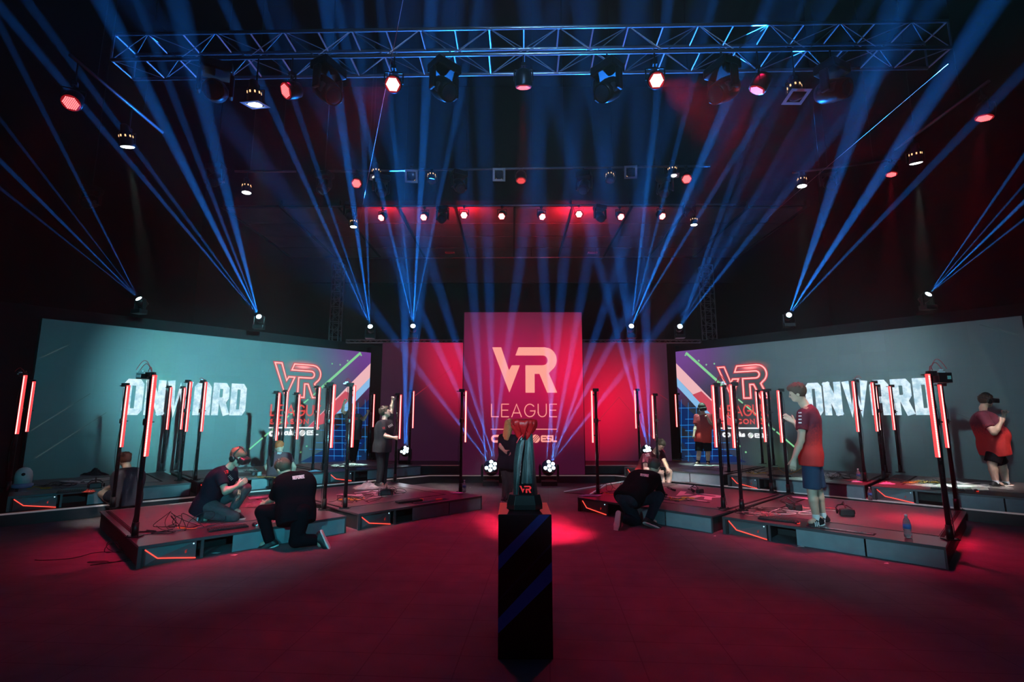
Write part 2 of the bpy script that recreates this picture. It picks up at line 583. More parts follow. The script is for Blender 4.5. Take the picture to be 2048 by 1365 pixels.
BLOCK = {
    'O': (.52, [[(.08, 1), (.44, 1), (.52, .92), (.52, .08), (.44, 0), (.08, 0), (0, .08), (0, .92), (.08, 1)]]),
    'N': (.55, [[(0, 0), (0, 1)], [(0, 1), (.55, 0)], [(.55, 0), (.55, 1)]]),
    'W': (.86, [[(0, 1), (.20, 0), (.43, .85), (.66, 0), (.86, 1)]]),
    'A': (.52, [[(0, 0), (0, .90), (.10, 1), (.42, 1), (.52, .90), (.52, 0)], [(0, .42), (.52, .42)]]),
    'R': (.52, [[(0, 0), (0, 1), (.42, 1), (.52, .9), (.52, .56), (.42, .45), (0, .45)], [(.32, .45), (.55, 0)]]),
    'D': (.52, [[(0, 0), (0, 1), (.42, 1), (.52, .9), (.52, .1), (.42, 0), (0, 0)]]),
    'E': (.66, [[(.66, 1), (.08, 1), (0, .9), (0, .1), (.08, 0), (.66, 0)], [(0, .5), (.6, .5)]]),
    'S': (.66, [[(.66, 1), (.08, 1), (0, .9), (0, .6), (.08, .5), (.58, .5), (.66, .4), (.66, .1), (.58, 0), (0, 0)]]),
    'L': (.6, [[(0, 1), (0, .1), (.08, 0), (.6, 0)]]),
}


def stroke(mb, pts, th, fn, closed=False, cap=True):
    """flat ribbon of width th along a 2D polyline with mitred joins, mapped through fn"""
    P = [Vector(p) for p in pts]
    if closed and (P[0] - P[-1]).length > 1e-6:
        P.append(P[0].copy())
    clo = closed or (P[0] - P[-1]).length < 1e-6
    n = len(P)
    L = []
    for i in range(n):
        a = P[i] - P[i - 1] if i > 0 else (P[0] - P[-2] if clo else None)
        b = P[i + 1] - P[i] if i < n - 1 else (P[1] - P[0] if clo else None)
        if a is None: a = b
        if b is None: b = a
        a, b = a.normalized(), b.normalized()
        na, nb = Vector((-a.y, a.x)), Vector((-b.y, b.x))
        m = na + nb
        m = m.normalized() if m.length > 1e-4 else na
        k = min(1.0 / max(m.dot(na), .3), 1.9)
        p = P[i]
        if not clo and cap:
            if i == 0: p = p - b * th * .5
            if i == n - 1: p = p + a * th * .5
        L.append((p + m * th * .5 * k, p - m * th * .5 * k))
    vs_, fs = [], []
    for l, r in L:
        vs_ += [fn(*l), fn(*r)]
    for i in range(n - 1):
        fs.append((2 * i, 2 * i + 1, 2 * i + 3, 2 * i + 2))
    mb.add(vs_, fs)


def text_strokes(mb, s, font, x0, y0, H, W, th, fn, gap=.2):
    """text s fitted to width W and height H (stroke centre lines inset), th in plane units"""
    h = H - th
    tot = sum(font[c][0] for c in s) + gap * (len(s) - 1)
    kx = (W - th) / tot
    x = x0 + th / 2
    for c in s:
        wd, lines = font[c]
        for ln in lines:
            stroke(mb, [(x + p[0] * kx, y0 + th / 2 + p[1] * h) for p in ln], th, fn)
        x += (wd + gap) * kx


def disc(mb, cx, cy, r, fn, n=24, ry=None):
    ry = ry or r
    tri_poly(mb, [(cx + r * math.cos(2 * math.pi * i / n), cy + ry * math.sin(2 * math.pi * i / n)) for i in range(n)], fn)


class Screen:
    def __init__(s, P, Q, z0, z1, label, cat, m, th=.09, name='led_screen'):
        s.P, s.z0, s.z1 = Vector((P[0], P[1], 0)), z0, z1
        d = Vector((Q[0] - P[0], Q[1] - P[1], 0))
        s.W, s.d = d.length, d.normalized()
        s.n = Vector((-s.d.y, s.d.x, 0))
        s.root = thing(name, label, cat, (P[0], P[1], z0), math.atan2(d.y, d.x))
        mb = MB().box(0, s.W, 0, th, 0, z1 - z0)
        mb.build('display_panel', m, s.root)
        MB().box(-.03, s.W + .03, th, th + .12, 0, z1 - z0 + .02).build('rear_frame', M_MATT, s.root)

    def uv(s, px, py):
        r = ray(px, py)
        t = (s.P - ORG).dot(s.n) / r.dot(s.n)
        p = ORG + r * t
        return (p - s.P).dot(s.d), p.z - s.z0

    def fn(s, layer=1):
        y = -.004 * layer
        W, H = s.W, s.z1 - s.z0
        return lambda u, v: (min(max(u, 0), W), y, min(max(v, 0), H))

    def rect(s, l, r, t, b):
        """pixel extents -> u0,u1,v0,v1 (vertical extent measured in the middle)"""
        xm = (l + r) / 2
        u0, u1 = s.uv(l, (t + b) / 2)[0], s.uv(r, (t + b) / 2)[0]
        return u0, u1, s.uv(xm, b)[1], s.uv(xm, t)[1]


def screen_mat(name, base, rough, spec, build):
    m = mat(name, base, rough, spec=spec)
    nt = m.node_tree
    b = nt.nodes['Principled BSDF']
    tc = nt.nodes.new('ShaderNodeTexCoord')
    sep = nt.nodes.new('ShaderNodeSeparateXYZ')
    nt.links.new(tc.outputs['Object'], sep.inputs[0])
    br = nt.nodes.new('ShaderNodeTexBrick')
    br.offset = 0
    br.inputs['Scale'].default_value = 1
    br.inputs['Brick Width'].default_value = .5
    br.inputs['Row Height'].default_value = .5
    br.inputs['Mortar Size'].default_value = .003
    br.inputs['Color1'].default_value = (*base, 1)
    br.inputs['Color2'].default_value = (*[c * .9 for c in base], 1)
    br.inputs['Mortar'].default_value = (*[c * .86 for c in base], 1)
    cmb = nt.nodes.new('ShaderNodeCombineXYZ')
    nt.links.new(sep.outputs['X'], cmb.inputs['X'])
    nt.links.new(sep.outputs['Z'], cmb.inputs['Y'])
    nt.links.new(cmb.outputs[0], br.inputs['Vector'])
    nt.links.new(br.outputs['Color'], b.inputs['Base Color'])
    n = nt.nodes.new('ShaderNodeTexNoise')
    n.inputs['Scale'].default_value = 90
    nt.links.new(tc.outputs['Object'], n.inputs['Vector'])
    bp = nt.nodes.new('ShaderNodeBump')
    bp.inputs['Strength'].default_value = .25
    bp.inputs['Distance'].default_value = .004
    nt.links.new(n.outputs['Fac'], bp.inputs['Height'])
    nt.links.new(bp.outputs[0], b.inputs['Normal'])
    build(nt, b, sep)
    return m


def mth(nt, op, a, b=None, clamp=False):
    n = nt.nodes.new('ShaderNodeMath')
    n.operation = op
    n.use_clamp = clamp
    for i, v in enumerate((a, b)):
        if v is None: continue
        if isinstance(v, (int, float)):
            n.inputs[i].default_value = v
        else:
            nt.links.new(v, n.inputs[i])
    return n.outputs[0]


def blob(nt, sep, cx, cz, rx, rz, ang=0):
    """soft ellipse 1 at the centre, 0 outside"""
    dx = mth(nt, 'SUBTRACT', sep.outputs['X'], cx)
    dz = mth(nt, 'SUBTRACT', sep.outputs['Z'], cz)
    c, s_ = math.cos(R(ang)), math.sin(R(ang))
    a = mth(nt, 'ADD', mth(nt, 'MULTIPLY', dx, c / rx), mth(nt, 'MULTIPLY', dz, s_ / rx))
    b = mth(nt, 'ADD', mth(nt, 'MULTIPLY', dx, -s_ / rz), mth(nt, 'MULTIPLY', dz, c / rz))
    r = mth(nt, 'SQRT', mth(nt, 'ADD', mth(nt, 'MULTIPLY', a, a), mth(nt, 'MULTIPLY', b, b)))
    k = mth(nt, 'SUBTRACT', 1.0, r, True)
    return mth(nt, 'MULTIPLY', mth(nt, 'MULTIPLY', k, k), mth(nt, 'SUBTRACT', 3.0, mth(nt, 'MULTIPLY', k, 2.0)))


def sum_colors(nt, b, items, s=1.0):
    """items: (fac socket, rgb)"""
    chans = []
    for ch in range(3):
        acc = None
        for f, col in items:
            v = mth(nt, 'MULTIPLY', f, float(col[ch])) if not isinstance(f, float) else f * col[ch]
            acc = v if acc is None else mth(nt, 'ADD', acc, v)
        chans.append(acc)
    cc = nt.nodes.new('ShaderNodeCombineXYZ')
    for i, v in enumerate(chans):
        if isinstance(v, float): cc.inputs[i].default_value = v
        else: nt.links.new(v, cc.inputs[i])
    nt.links.new(cc.outputs[0], b.inputs['Emission Color'])
    b.inputs['Emission Strength'].default_value = s


# ------------------------------------------------------------------ wing screens
TOPZ = 3.72
Lo, Li = at(85, 637, TOPZ), at(742, 706, TOPZ)
Ri, Ro = at(1351, 704, TOPZ), at(2043, 632, TOPZ)
LW, RW = (Li - Lo).length, (Ro - Ri).length
ZS = .20
HS = TOPZ - ZS


def plane_uv(P, Q, z0, px, py):
    d = Vector((Q.x - P.x, Q.y - P.y, 0)).normalized()
    n = Vector((-d.y, d.x, 0))
    r = ray(px, py)
    P0 = Vector((P.x, P.y, 0))
    p = ORG + r * ((P0 - ORG).dot(n) / r.dot(n))
    return (p - P0).dot(d), p.z - z0


def halo(nt, sep, u, v):
    """red flare shown behind the top of the neon R"""
    return [(blob(nt, sep, u, v, .62, .22), (.55, .012, .015)), (blob(nt, sep, u, v, .30, .10), (.9, .30, .28))]


def left_display(nt, b, sep):
    hl = halo(nt, sep, *plane_uv(Lo, Li, ZS, 607, 733))
    pur = blob(nt, sep, LW + .1, HS + .1, 2.9, 2.2)
    blu = blob(nt, sep, LW - .6, -.1, 1.7, 1.3)
    sum_colors(nt, b, [(1.0, (.0022, .0046, .0052)), (pur, (.13, .035, .26)), (blu, (.0, .02, .09))] + hl)


def right_display(nt, b, sep):
    hl = halo(nt, sep, *plane_uv(Ri, Ro, ZS, 1500, 735))
    pur = blob(nt, sep, -.1, HS + .1, 2.9, 2.2)
    blu = blob(nt, sep, .9, -.1, 1.9, 1.3)
    grn = blob(nt, sep, 2.6, .3, 1.2, .9)
    sum_colors(nt, b, [(1.0, (.006, .0075, .0085)), (pur, (.13, .035, .26)), (blu, (.0, .02, .09)), (grn, (.01, .035, .015))] + hl)


SL = Screen(Lo, Li, ZS, TOPZ, 'large screen wall on the left wing showing ONWARD and a neon VR emblem', 'screen',
            screen_mat('screen_left', (.135, .145, .15), .42, .6, left_display))
SR = Screen(Ri, Ro, ZS, TOPZ, 'large screen wall on the right wing showing a neon VR emblem and ONWARD', 'screen',
            screen_mat('screen_right', (.125, .135, .14), .42, .6, right_display))

E_NEON = emat('neon_core', (1.0, .42, .38), 1.25)
E_NEONG = emat('neon_glow', (1.0, .03, .04), .62)
E_HALO = emat('neon_halo', (1.0, .02, .03), .20)
E_REDT = emat('red_letters', (1.0, .08, .07), .75)
E_WHT = emat('white_letters', (1.0, 1.0, 1.0), .95)
E_GREEN = emat('green_line', (.35, 1.0, .45), .62)
E_PINK = emat('pink_band', (1.0, .55, .58), .85)
E_PINKR = emat('red_band', (.95, .10, .16), .6)
E_BLUEW = emat('pale_blue_band', (.30, .62, 1.0), .8)
E_BLUEB = emat('blue_band', (.006, .10, .62), .16)
E_GRID = emat('blue_grid', (.03, .36, 1.0), .75)
E_FAINT = emat('faint_line', (.5, .75, .7), .09)
E_CYAN = emat('cyan_edge', (.08, .75, 1.0), .9)


def mat_onward():
    m = emat('onward_letters', (.72, .90, 1.0), .95)
    nt = m.node_tree
    b = nt.nodes['Principled BSDF']
    tc = nt.nodes.new('ShaderNodeTexCoord')
    n = nt.nodes.new('ShaderNodeTexNoise')
    n.inputs['Scale'].default_value = 4.5
    n.inputs['Detail'].default_value = 9
    n.inputs['Roughness'].default_value = .72
    nt.links.new(tc.outputs['Object'], n.inputs['Vector'])
    cr = nt.nodes.new('ShaderNodeValToRGB')
    cr.color_ramp.elements[0].position = .40
    cr.color_ramp.elements[0].color = (.36, .58, .70, 1)
    cr.color_ramp.elements[1].position = .56
    cr.color_ramp.elements[1].color = (.80, .93, 1, 1)
    nt.links.new(n.outputs['Fac'], cr.inputs[0])
    nt.links.new(cr.outputs[0], b.inputs['Emission Color'])
    return m


M_ONW = mat_onward()


def line_px(S, pts, th, m, layer, name, cap=True):
    mb = MB()
    stroke(mb, [S.uv(*p) for p in pts], th, S.fn(layer), cap=cap)
    return mb.build(name, m, S.root)


def poly_px(S, pts, m, layer, name):
    mb = MB()
    tri_poly(mb, [S.uv(*p) for p in pts], S.fn(layer))
    return mb.build(name, m, S.root)


def wing_art(S, left):
    # pixel boxes measured in the photograph; mx mirrors the picture motifs for the other wing
    if left:
        def mx(x): return x
        on, vr, lg, se, ln, oc = (245, 492, 763, 831), (547, 640, 729, 795), (540, 641, 810, 833), (539, 636, 838, 849), (538, 637, 856), (537, 868)
    else:
        def mx(x): return 1351 + (742 - x) * 1.0
        on, vr, lg, se, ln, oc = (1612, 1871, 761, 831), (1438, 1535, 732, 797), (1442, 1536, 810, 833), (1443, 1529, 838, 849), (1442, 1532, 857), (1445, 870)
    # bands of colour
    poly_px(S, [(mx(742), 727), (mx(742), 756), (mx(661), 838), (mx(612), 858)], E_PINK, 1, 'pink_band')
    poly_px(S, [(mx(690), 783), (mx(708), 790), (mx(655), 846), (mx(612), 858)], E_PINKR, 2, 'red_band')
    poly_px(S, [(mx(742), 756), (mx(742), 774), (mx(690), 826), (mx(672), 828)], E_BLUEW, 1, 'pale_blue_band')
    poly_px(S, [(mx(742), 800), (mx(742), 850), (mx(690), 880), (mx(650), 880)], E_BLUEB, 1, 'blue_band')
    poly_px(S, [(mx(690), 878), (mx(735), 878), (mx(700), 925), (mx(600), 925)], E_BLUEB, 1, 'blue_band')
    # grid of fine blue lines
    mb = MB()
    for i, y in enumerate((816, 838, 850, 861, 873, 886, 899, 912)):
        x0 = (690, 660, 672, 640, 650, 632, 618, 628)[i]
        stroke(mb, [S.uv(mx(x0), y), S.uv(mx(740 if i % 2 == 0 else 722), y + 1)], .014, S.fn(3))
    for x, a, b in ((668, 850, 920), (684, 830, 915), (700, 812, 900), (716, 806, 925), (730, 800, 905)):
        stroke(mb, [S.uv(mx(x), a), S.uv(mx(x), b)], .012, S.fn(3))
    mb.build('blue_grid', E_GRID, S.root)
    # green diagonal, solid then dashed
    mb = MB()
    stroke(mb, [S.uv(mx(721), 706), S.uv(mx(643), 776)], .075, S.fn(3), cap=False)
    mb.build('green_diagonal', E_GREEN, S.root)
    for a, b in ((.06, .13), (.17, .22), (.26, .40), (.44, .50), (.54, .66), (.70, .76), (.80, .97)):
        mb = MB()
        p, q = (640, 779), (495, 902)
        stroke(mb, [S.uv(mx(p[0] + (q[0] - p[0]) * t), p[1] + (q[1] - p[1]) * t) for t in (a, b)], .04, S.fn(3))
        mb.build('green_dash', E_GREEN, S.root)
    for x, y in ((613, 893), (601, 905), (590, 872), (664, 728), (722, 711), (680, 730), (695, 722)):
        mb = MB()
        u, v = S.uv(mx(x), y)
        disc(mb, u, v, .028, S.fn(3), 8)
        mb.build('glowing_dot', E_GREEN, S.root)
    # title
    u0, u1, v0, v1 = S.rect(*on)
    mb = MB()
    text_strokes(mb, 'ONWARD', BLOCK, u0, v0, v1 - v0, u1 - u0, (v1 - v0) * .185, S.fn(4), gap=.44)
    t = mb.build('title_lettering', M_ONW, S.root)
    t['label'] = 'pale distressed letters reading ONWARD'
    # neon emblem
    u0, u1, v0, v1 = S.rect(*vr)
    H, W = v1 - v0, u1 - u0
    def q(p): return (u0 + p[0] / 1.42 * W, v0 + p[1] * H)
    for th, m, ly, nm in ((.085, E_NEONG, 5, 'neon_glow'), (.034, E_NEON, 6, 'neon_tube')):
        mb = MB()
        for pl in (V_POLY, R_POLY):
            stroke(mb, [q(p) for p in pl], th, S.fn(ly), closed=True)
        mb.build(nm, m, S.root)
    u0, u1, v0, v1 = S.rect(*lg)
    mb = MB()
    text_strokes(mb, 'LEAGUE', THIN, u0, v0, v1 - v0, u1 - u0, .042, S.fn(5), gap=.24)
    u0, u1, v0, v1 = S.rect(*se)
    text_strokes(mb, 'SEASON 3', THIN, u0, v0, v1 - v0, u1 - u0, .036, S.fn(5), gap=.42)
    mb.build('league_lettering', E_REDT, S.root)
    mb = MB()
    stroke(mb, [S.uv(ln[0], ln[2]), S.uv(ln[1], ln[2])], .035, S.fn(5))
    # sponsor line: oval ring + oculus, circle + ESL
    x, y = oc
    k = (u1 - u0) / (637 - 538)
    ua, va = S.uv(x, y)
    wd = (S.uv(ln[1], ln[2])[0] - ua)
    oval(mb, ua + wd * .10, va, wd * .10, wd * .058, wd * .042, S.fn(5))
    text_strokes(mb, 'oculus', THIN, ua + wd * .235, va - wd * .04, wd * .125, wd * .30, wd * .026, S.fn(5), gap=.22)
    esl(mb, ua + wd * .66, va, wd * .062, ua + wd * .745, wd * .255, S.fn(5))
    mb.build('sponsor_lettering', E_WHT, S.root)


def oval(mb, cx, cy, rx, ry, th, fn):
    pts = ell(cx + rx - ry, cy, ry - th / 2, ry - th / 2, -90, 90, 8) + ell(cx - rx + ry, cy, ry - th / 2, ry - th / 2, 90, 270, 8)
    stroke(mb, pts, th, fn, closed=True)


def esl(mb, cx, cy, r, x1, wtxt, fn):
    # disc cut by three slanting slashes: drawn as slanting slices
    c, s_ = math.cos(R(48)), math.sin(R(48))
    def rot(a, b): return (cx + a * c - b * s_, cy + a * s_ + b * c)
    for b0, b1 in ((-1, -.42), (-.26, -.04), (.12, .34), (.5, 1)):
        pts = []
        for i in range(9):
            b_ = b0 + (b1 - b0) * i / 8
            pts.append((math.sqrt(max(0, 1 - b_ * b_)), b_))
        L = [rot(a * r, b_ * r) for a, b_ in pts]
        Rr = [rot(-a * r, b_ * r) for a, b_ in reversed(pts)]
        tri_poly(mb, L + Rr, fn)
    text_strokes(mb, 'ESL', BLOCK, x1, cy - r * .82, r * 1.64, wtxt, r * .40, fn, gap=.26)


wing_art(SL, True)
wing_art(SR, False)
for pts in (((138, 690), (82, 716)), ((180, 788), (62, 862)), ((212, 826), (72, 916))):
    line_px(SL, pts, .012, E_FAINT, 2, 'faint_diagonal')
for pts in (((1915, 828), (1990, 860)), ((1960, 650), (2040, 672))):
    line_px(SR, pts, .012, E_FAINT, 2, 'faint_diagonal')

# black masking walls behind and above the wing screens
for S, lab, ext in ((SL, 'black masking wall behind the left wing screen', (-3, .55)), (SR, 'black masking wall behind the right wing screen', (-.55, 3))):
    mt = thing('masking_wall', lab, 'partition', (S.P.x, S.P.y, SH), math.atan2(S.d.y, S.d.x))
    MB().box(ext[0], S.W + ext[1], .25, .62, 0, 4.02 - SH).build('panel', M_WALL, mt)
    if S is SL:
        MB().box(S.W + .002, S.W + .55, .02, .25, 0, 3.9 - SH).build('return_panel', M_WALL, mt)
    else:
        MB().box(-.55, -.002, .02, .25, 0, 3.9 - SH).build('return_panel', M_WALL, mt)

# ------------------------------------------------------------------ centre screens
CY = 13.0
cl, crr = atY(924, 948, CY), atY(1170, 948, CY)
ctop = atY(1047, 625, CY).z
CW = crr.x - cl.x
CHH = ctop - .192


def centre_display(nt, b, sep):
    r1 = blob(nt, sep, CW * .52, CHH * .58, 2.1, 2.5)
    r2 = blob(nt, sep, CW * 1.0, CHH * .62, 1.5, 2.2)
    r3 = blob(nt, sep, CW * .15, CHH * .75, 1.5, 1.9)
    sum_colors(nt, b, [(1.0, (.04, .003, .018)), (r1, (.42, .0, .045)), (r2, (.70, .001, .018)), (r3, (.12, .0, .028))])


def side_display(flip, Wd, Hd):
    def f(nt, b, sep):
        if not flip:
            r1 = blob(nt, sep, Wd * .88, Hd * .80, 1.5, 2.3, 20)
            sum_colors(nt, b, [(1.0, (.022, .004, .016)), (r1, (.60, .0, .035))])
        else:
            r1 = blob(nt, sep, Wd * .30, Hd * .48, 1.7, 2.2, -20)
            r2 = blob(nt, sep, Wd * .72, Hd * .60, .8, 1.6)
            sum_colors(nt, b, [(1.0, (.028, .004, .018)), (r1, (.75, .0, .022)), (r2, (.16, .0, .02))])
    return f


SC = Screen(cl, crr, .192, ctop, 'tall red centre screen showing the VR LEAGUE emblem', 'screen',
            screen_mat('screen_centre', (.055, .05, .058), .55, .4, centre_display), th=.1)
SY = 14.6
a0, a1 = atY(761, 800, SY), atY(930, 800, SY)
b0, b1 = atY(1164, 800, SY), atY(1338, 800, SY)
stop_ = atY(850, 686, SY).z
SBL = Screen((a0.x, SY), (a1.x, SY), .40, stop_, 'dark red side screen between the centre screen and the left wing', 'screen',
             screen_mat('screen_side_l', (.065, .058, .068), .55, .4, side_display(False, a1.x - a0.x, stop_ - .4)))
SBR = Screen((b0.x, SY), (b1.x, SY), .40, stop_, 'bright red side screen between the centre screen and the right wing', 'screen',
             screen_mat('screen_side_r', (.065, .058, .068), .55, .4, side_display(True, b1.x - b0.x, stop_ - .4)))
E_SALMON = emat('salmon_letters', (1.0, .36, .29), .98)
u0, u1, v0, v1 = SC.rect(984, 1114, 695, 786)
mb = MB()
for pl in (V_POLY, R_POLY):
    tri_poly(mb, [(u0 + p[0] / 1.42 * (u1 - u0), v0 + p[1] * (v1 - v0)) for p in pl], SC.fn(1))
mb.build('emblem', E_SALMON, SC.root)['label'] = 'salmon VR emblem'
u0, u1, v0, v1 = SC.rect(982, 1114, 808, 835)
mb = MB()
text_strokes(mb, 'LEAGUE', THIN, u0, v0, v1 - v0, u1 - u0, .024, SC.fn(1), gap=.30)
stroke(mb, [SC.uv(982, 859), SC.uv(1113, 859)], .022, SC.fn(1))
mb.build('league_lettering', E_SALMON, SC.root)
mb = MB()
ua, va = SC.uv(982, 878)
wd = SC.uv(1114, 878)[0] - ua
oval(mb, ua + wd * .083, va, wd * .083, wd * .058, wd * .034, SC.fn(1))
text_strokes(mb, 'oculus', THIN, ua + wd * .20, va - wd * .04, wd * .125, wd * .36, wd * .024, SC.fn(1), gap=.22)
esl(mb, ua + wd * .678, va, wd * .062, ua + wd * .755, wd * .245, SC.fn(1))
mb.build('sponsor_lettering', E_SALMON, SC.root)
# angular facets in the red pictures
E_FAC = emat('facet_line', (1.0, .05, .08), .42)
for S, pts in ((SBL, ((905, 735), (820, 800))), (SBR, ((1238, 795), (1180, 862))), (SBR, ((1238, 795), (1330, 905))), (SBR, ((1290, 770), (1335, 800)))):
    line_px(S, pts, .012, E_FAC, 1, 'facet_line')

# ------------------------------------------------------------------ trusses
def truss(name, label, A, B, s, mat_, nb, r=.024, rb=.011, up=Vector((0, 0, 1)), kindlab='truss', group=None):
    """square box truss from A to B (lower near chord), side s"""
    A, B = Vector(A), Vector(B)
    d = (B - A)
    L = d.length
    d.normalize()
    bk = up.cross(d).normalized()
    t = thing(name, label, kindlab, A, 0, group)
    C4 = [Vector((0, 0, 0)), bk * s, bk * s + up * s, up * s]
    for c in C4:
        MB().tube(c, c + d * L, r, n=8).build('chord', mat_, t)
    mb = MB()
    st = L / nb
    for i in range(nb + 1):
        for k in range(4):
            p, q = C4[k] + d * st * i, C4[(k + 1) % 4] + d * st * i
            if i == 0 or i == nb or k in (0, 2):
                mb.tube(p, q, rb * 1.2, n=6, cap=False)
        if i < nb:
            for k in range(4):
                p, q = C4[k], C4[(k + 1) % 4]
                if (i + k) % 2: p, q = q, p
                mb.tube(p + d * st * i, q + d * st * (i + 1), rb * .62, n=6, cap=False)
    mb.build('bracing', mat_, t)
    return t


M_TRUSS = mat('truss_aluminium', (.42, .44, .48), .35, .8, noise=.1)
TZ = 6.53
tl, tr_ = at(222, 120, TZ), at(1903, 95, TZ)
truss('lighting_truss', 'long box truss hanging across the front of the stage with lamps under it', tl, tr_, .40, M_TRUSS, 24)


def TY(px):
    return tl.y + (tr_.y - tl.y) * (px - 222) / (1903 - 222)


mt_ = mat('truss_dark', (.30, .30, .32), .4, .8)
for px0, px1, yb, yt, lab in ((658, 676, 672, 525, 'slim vertical truss tower rising behind the left wing screen'),
                              (1413, 1434, 674, 530, 'slim vertical truss tower rising behind the right wing screen')):
    Yt = 16.2
    a_, b_ = atY(px0, yb, Yt), atY((px0 + px1) / 2, yt, Yt)
    a2 = atY(px1, yb, Yt)
    sw = a2.x - a_.x
    t = truss('truss_tower', lab, (a_.x, Yt, SH), (a_.x, Yt, b_.z), sw, mt_, 26, .022, .010, up=Vector((0, 1, 0)))
for x0, x1, xr, lab in ((930, 690, 0, 'thin truss along the top of the dark red side screen'), (1164, 1404, 0, 'thin truss along the top of the bright red side screen')):
    p, q = atY(min(x0, x1), 688, 14.55), atY(max(x0, x1), 688, 14.55)
    truss('screen_truss', lab, (p.x, 14.62, stop_ + .01), (q.x, 14.62, stop_ + .01), .085, mt_, 22, .012, .006)


PIPE_ENDS = {}


def pipe(label, A, B, r=.024, m=None, key=None):
    if key: PIPE_ENDS[key] = (A.copy(), B.copy())
    t = thing('lighting_pipe', label, 'pipe', A)
    A, B = Vector(A), Vector(B)
    MB().tube((0, 0, 0), B - A, r, n=8).build('pipe', m or M_ALU, t)
    n = max(1, int((B - A).length / 2.4))
    for i in range(n + 1):
        p = (B - A) * ((i + .5) / (n + 1))
        MB().tube(p, (p.x, p.y, 15.9 - A.z), .005, n=5, cap=False).build('hanging_wire', M_BLACK, t)
    return t


M_PIPE = mat('dark_pipe', (.20, .21, .24), .4, .7)
Y2, Y3 = 10.0, 13.0
pipe('upper lighting pipe with eleven lamps above the middle of the stage', atY(640, 343, Y2), atY(1420, 332, Y2), m=M_PIPE, key='p2')
pipe('short lighting pipe carrying one bright white lamp, above the left wing', atY(470, 343, Y2), atY(592, 343, Y2), m=M_PIPE, key='p2l')
pipe('pale pipe behind the row of nine red lamps', atY(660, 413, Y3), atY(1472, 409, Y3), m=M_ALU, key='p3')
pipe('lighting pipe running front to back above the left wing', at(140, 110, 6.3), at(325, 265, 6.3), m=M_PIPE, key='L')
pipe('lighting pipe running front to back above the right wing', at(1978, 162, 6.3), at(1790, 300, 6.3), m=M_PIPE, key='R')
pipe('dim pipe above the right wing carrying a red and a white lamp', atY(1585, 346, Y2), atY(1800, 318, Y2), m=M_PIPE, key='p2r')
pipe('faint pipe under the red ceiling bay', atY(740, 517, 17), atY(1385, 514, 17), m=M_PIPE)

# ------------------------------------------------------------------ lamps
M_CAN = mat('lamp_black', (.018, .018, .021), .35, .4)
M_LEDF = emat('red_lamp_leds', (1.0, .16, .17), 3.2)
M_LEDB = emat('red_lamp_leds_bright', (1.0, .30, .28), 9.0)
M_LEDD = emat('red_lamp_leds_dim', (1.0, .09, .09), 1.3)
M_FACE = mat('lamp_face', (.05, .01, .012), .4, emit=(1, .02, .03), es=.25)
M_LENSW = emat('white_lamp_lens', (.86, 1.0, .96), 9.0)
M_LENSB = emat('blue_lamp_lens', (.62, .86, 1.0), 14.0)
M_GELF = mat('gel_frame', (.80, .80, .84), .5, 0)


def hexpts(n, p):
    out = []
    for q in range(-n, n + 1):
        for r in range(max(-n, -q - n), min(n, -q + n) + 1):
            out.append((p * (q + r / 2), p * r * math.sqrt(3) / 2))
    return out


def par_body():
    return MB().lathe([(.045, .16), (.10, .13), (.115, .05), (.115, -.06), (.108, -.075)], 20)


def par_leds():
    mb = MB()
    for x, y in hexpts(4, .0205):
        mb.add([(x + .0086 * math.cos(R(60 * k + 30)), y + .0086 * math.sin(R(60 * k + 30)), -.0835) for k in range(6)], [tuple(range(5, -1, -1))])
    return mb


def yoke(w):
    return MB().tube((-w, 0, 0), (-w, 0, .17), .009, n=6).tube((w, 0, 0), (w, 0, .17), .009, n=6).tube((-w, 0, .17), (w, 0, .17), .009, n=6).tube((0, 0, .17), (0, 0, .24), .012, n=6).box(-.03, .03, -.03, .03, .22, .27)


def fixture_root(name, label, cat, pos, aim, grp):
    """returns root (at the clamp side), rotation for the head, heading"""
    pos, aim = Vector(pos), Vector(aim)
    d = (aim - pos).normalized()
    rz = math.atan2(-d.x, d.y) if abs(d.x) + abs(d.y) > .05 else 0
    t = thing(name, label, cat, pos, rz, grp)
    dl = Matrix.Rotation(-rz, 3, 'Z') @ d
    return t, dl.to_track_quat('-Z', 'Y').to_euler(), d


PIPES = PIPE_ENDS


def under(p, sup):
    if sup in ('L', 'R'):
        A, B = PIPES[sup]
        p = Vector((A.x + (B.x - A.x) * (p.y - A.y) / (B.y - A.y), p.y, p.z))
    return p


def rod(t, p, sup, z0=.25, sc_=1.):
    """drop rod from the lamp up to what carries it"""
    if sup == 'truss':
        zt = TZ + .02
    elif sup in PIPES:
        A, B = PIPES[sup]
        d = B - A
        k = 0 if abs(d.x) > abs(d.y) else 1
        zt = A.z + d.z * (p[k] - A[k]) / d[k]
    else:
        zt = 15.9
    if zt > p.z + z0 * sc_:
        return MB().tube((0, 0, z0), (0, 0, (zt - p.z) / sc_), .011, n=6).build('drop_rod', M_CAN, t)


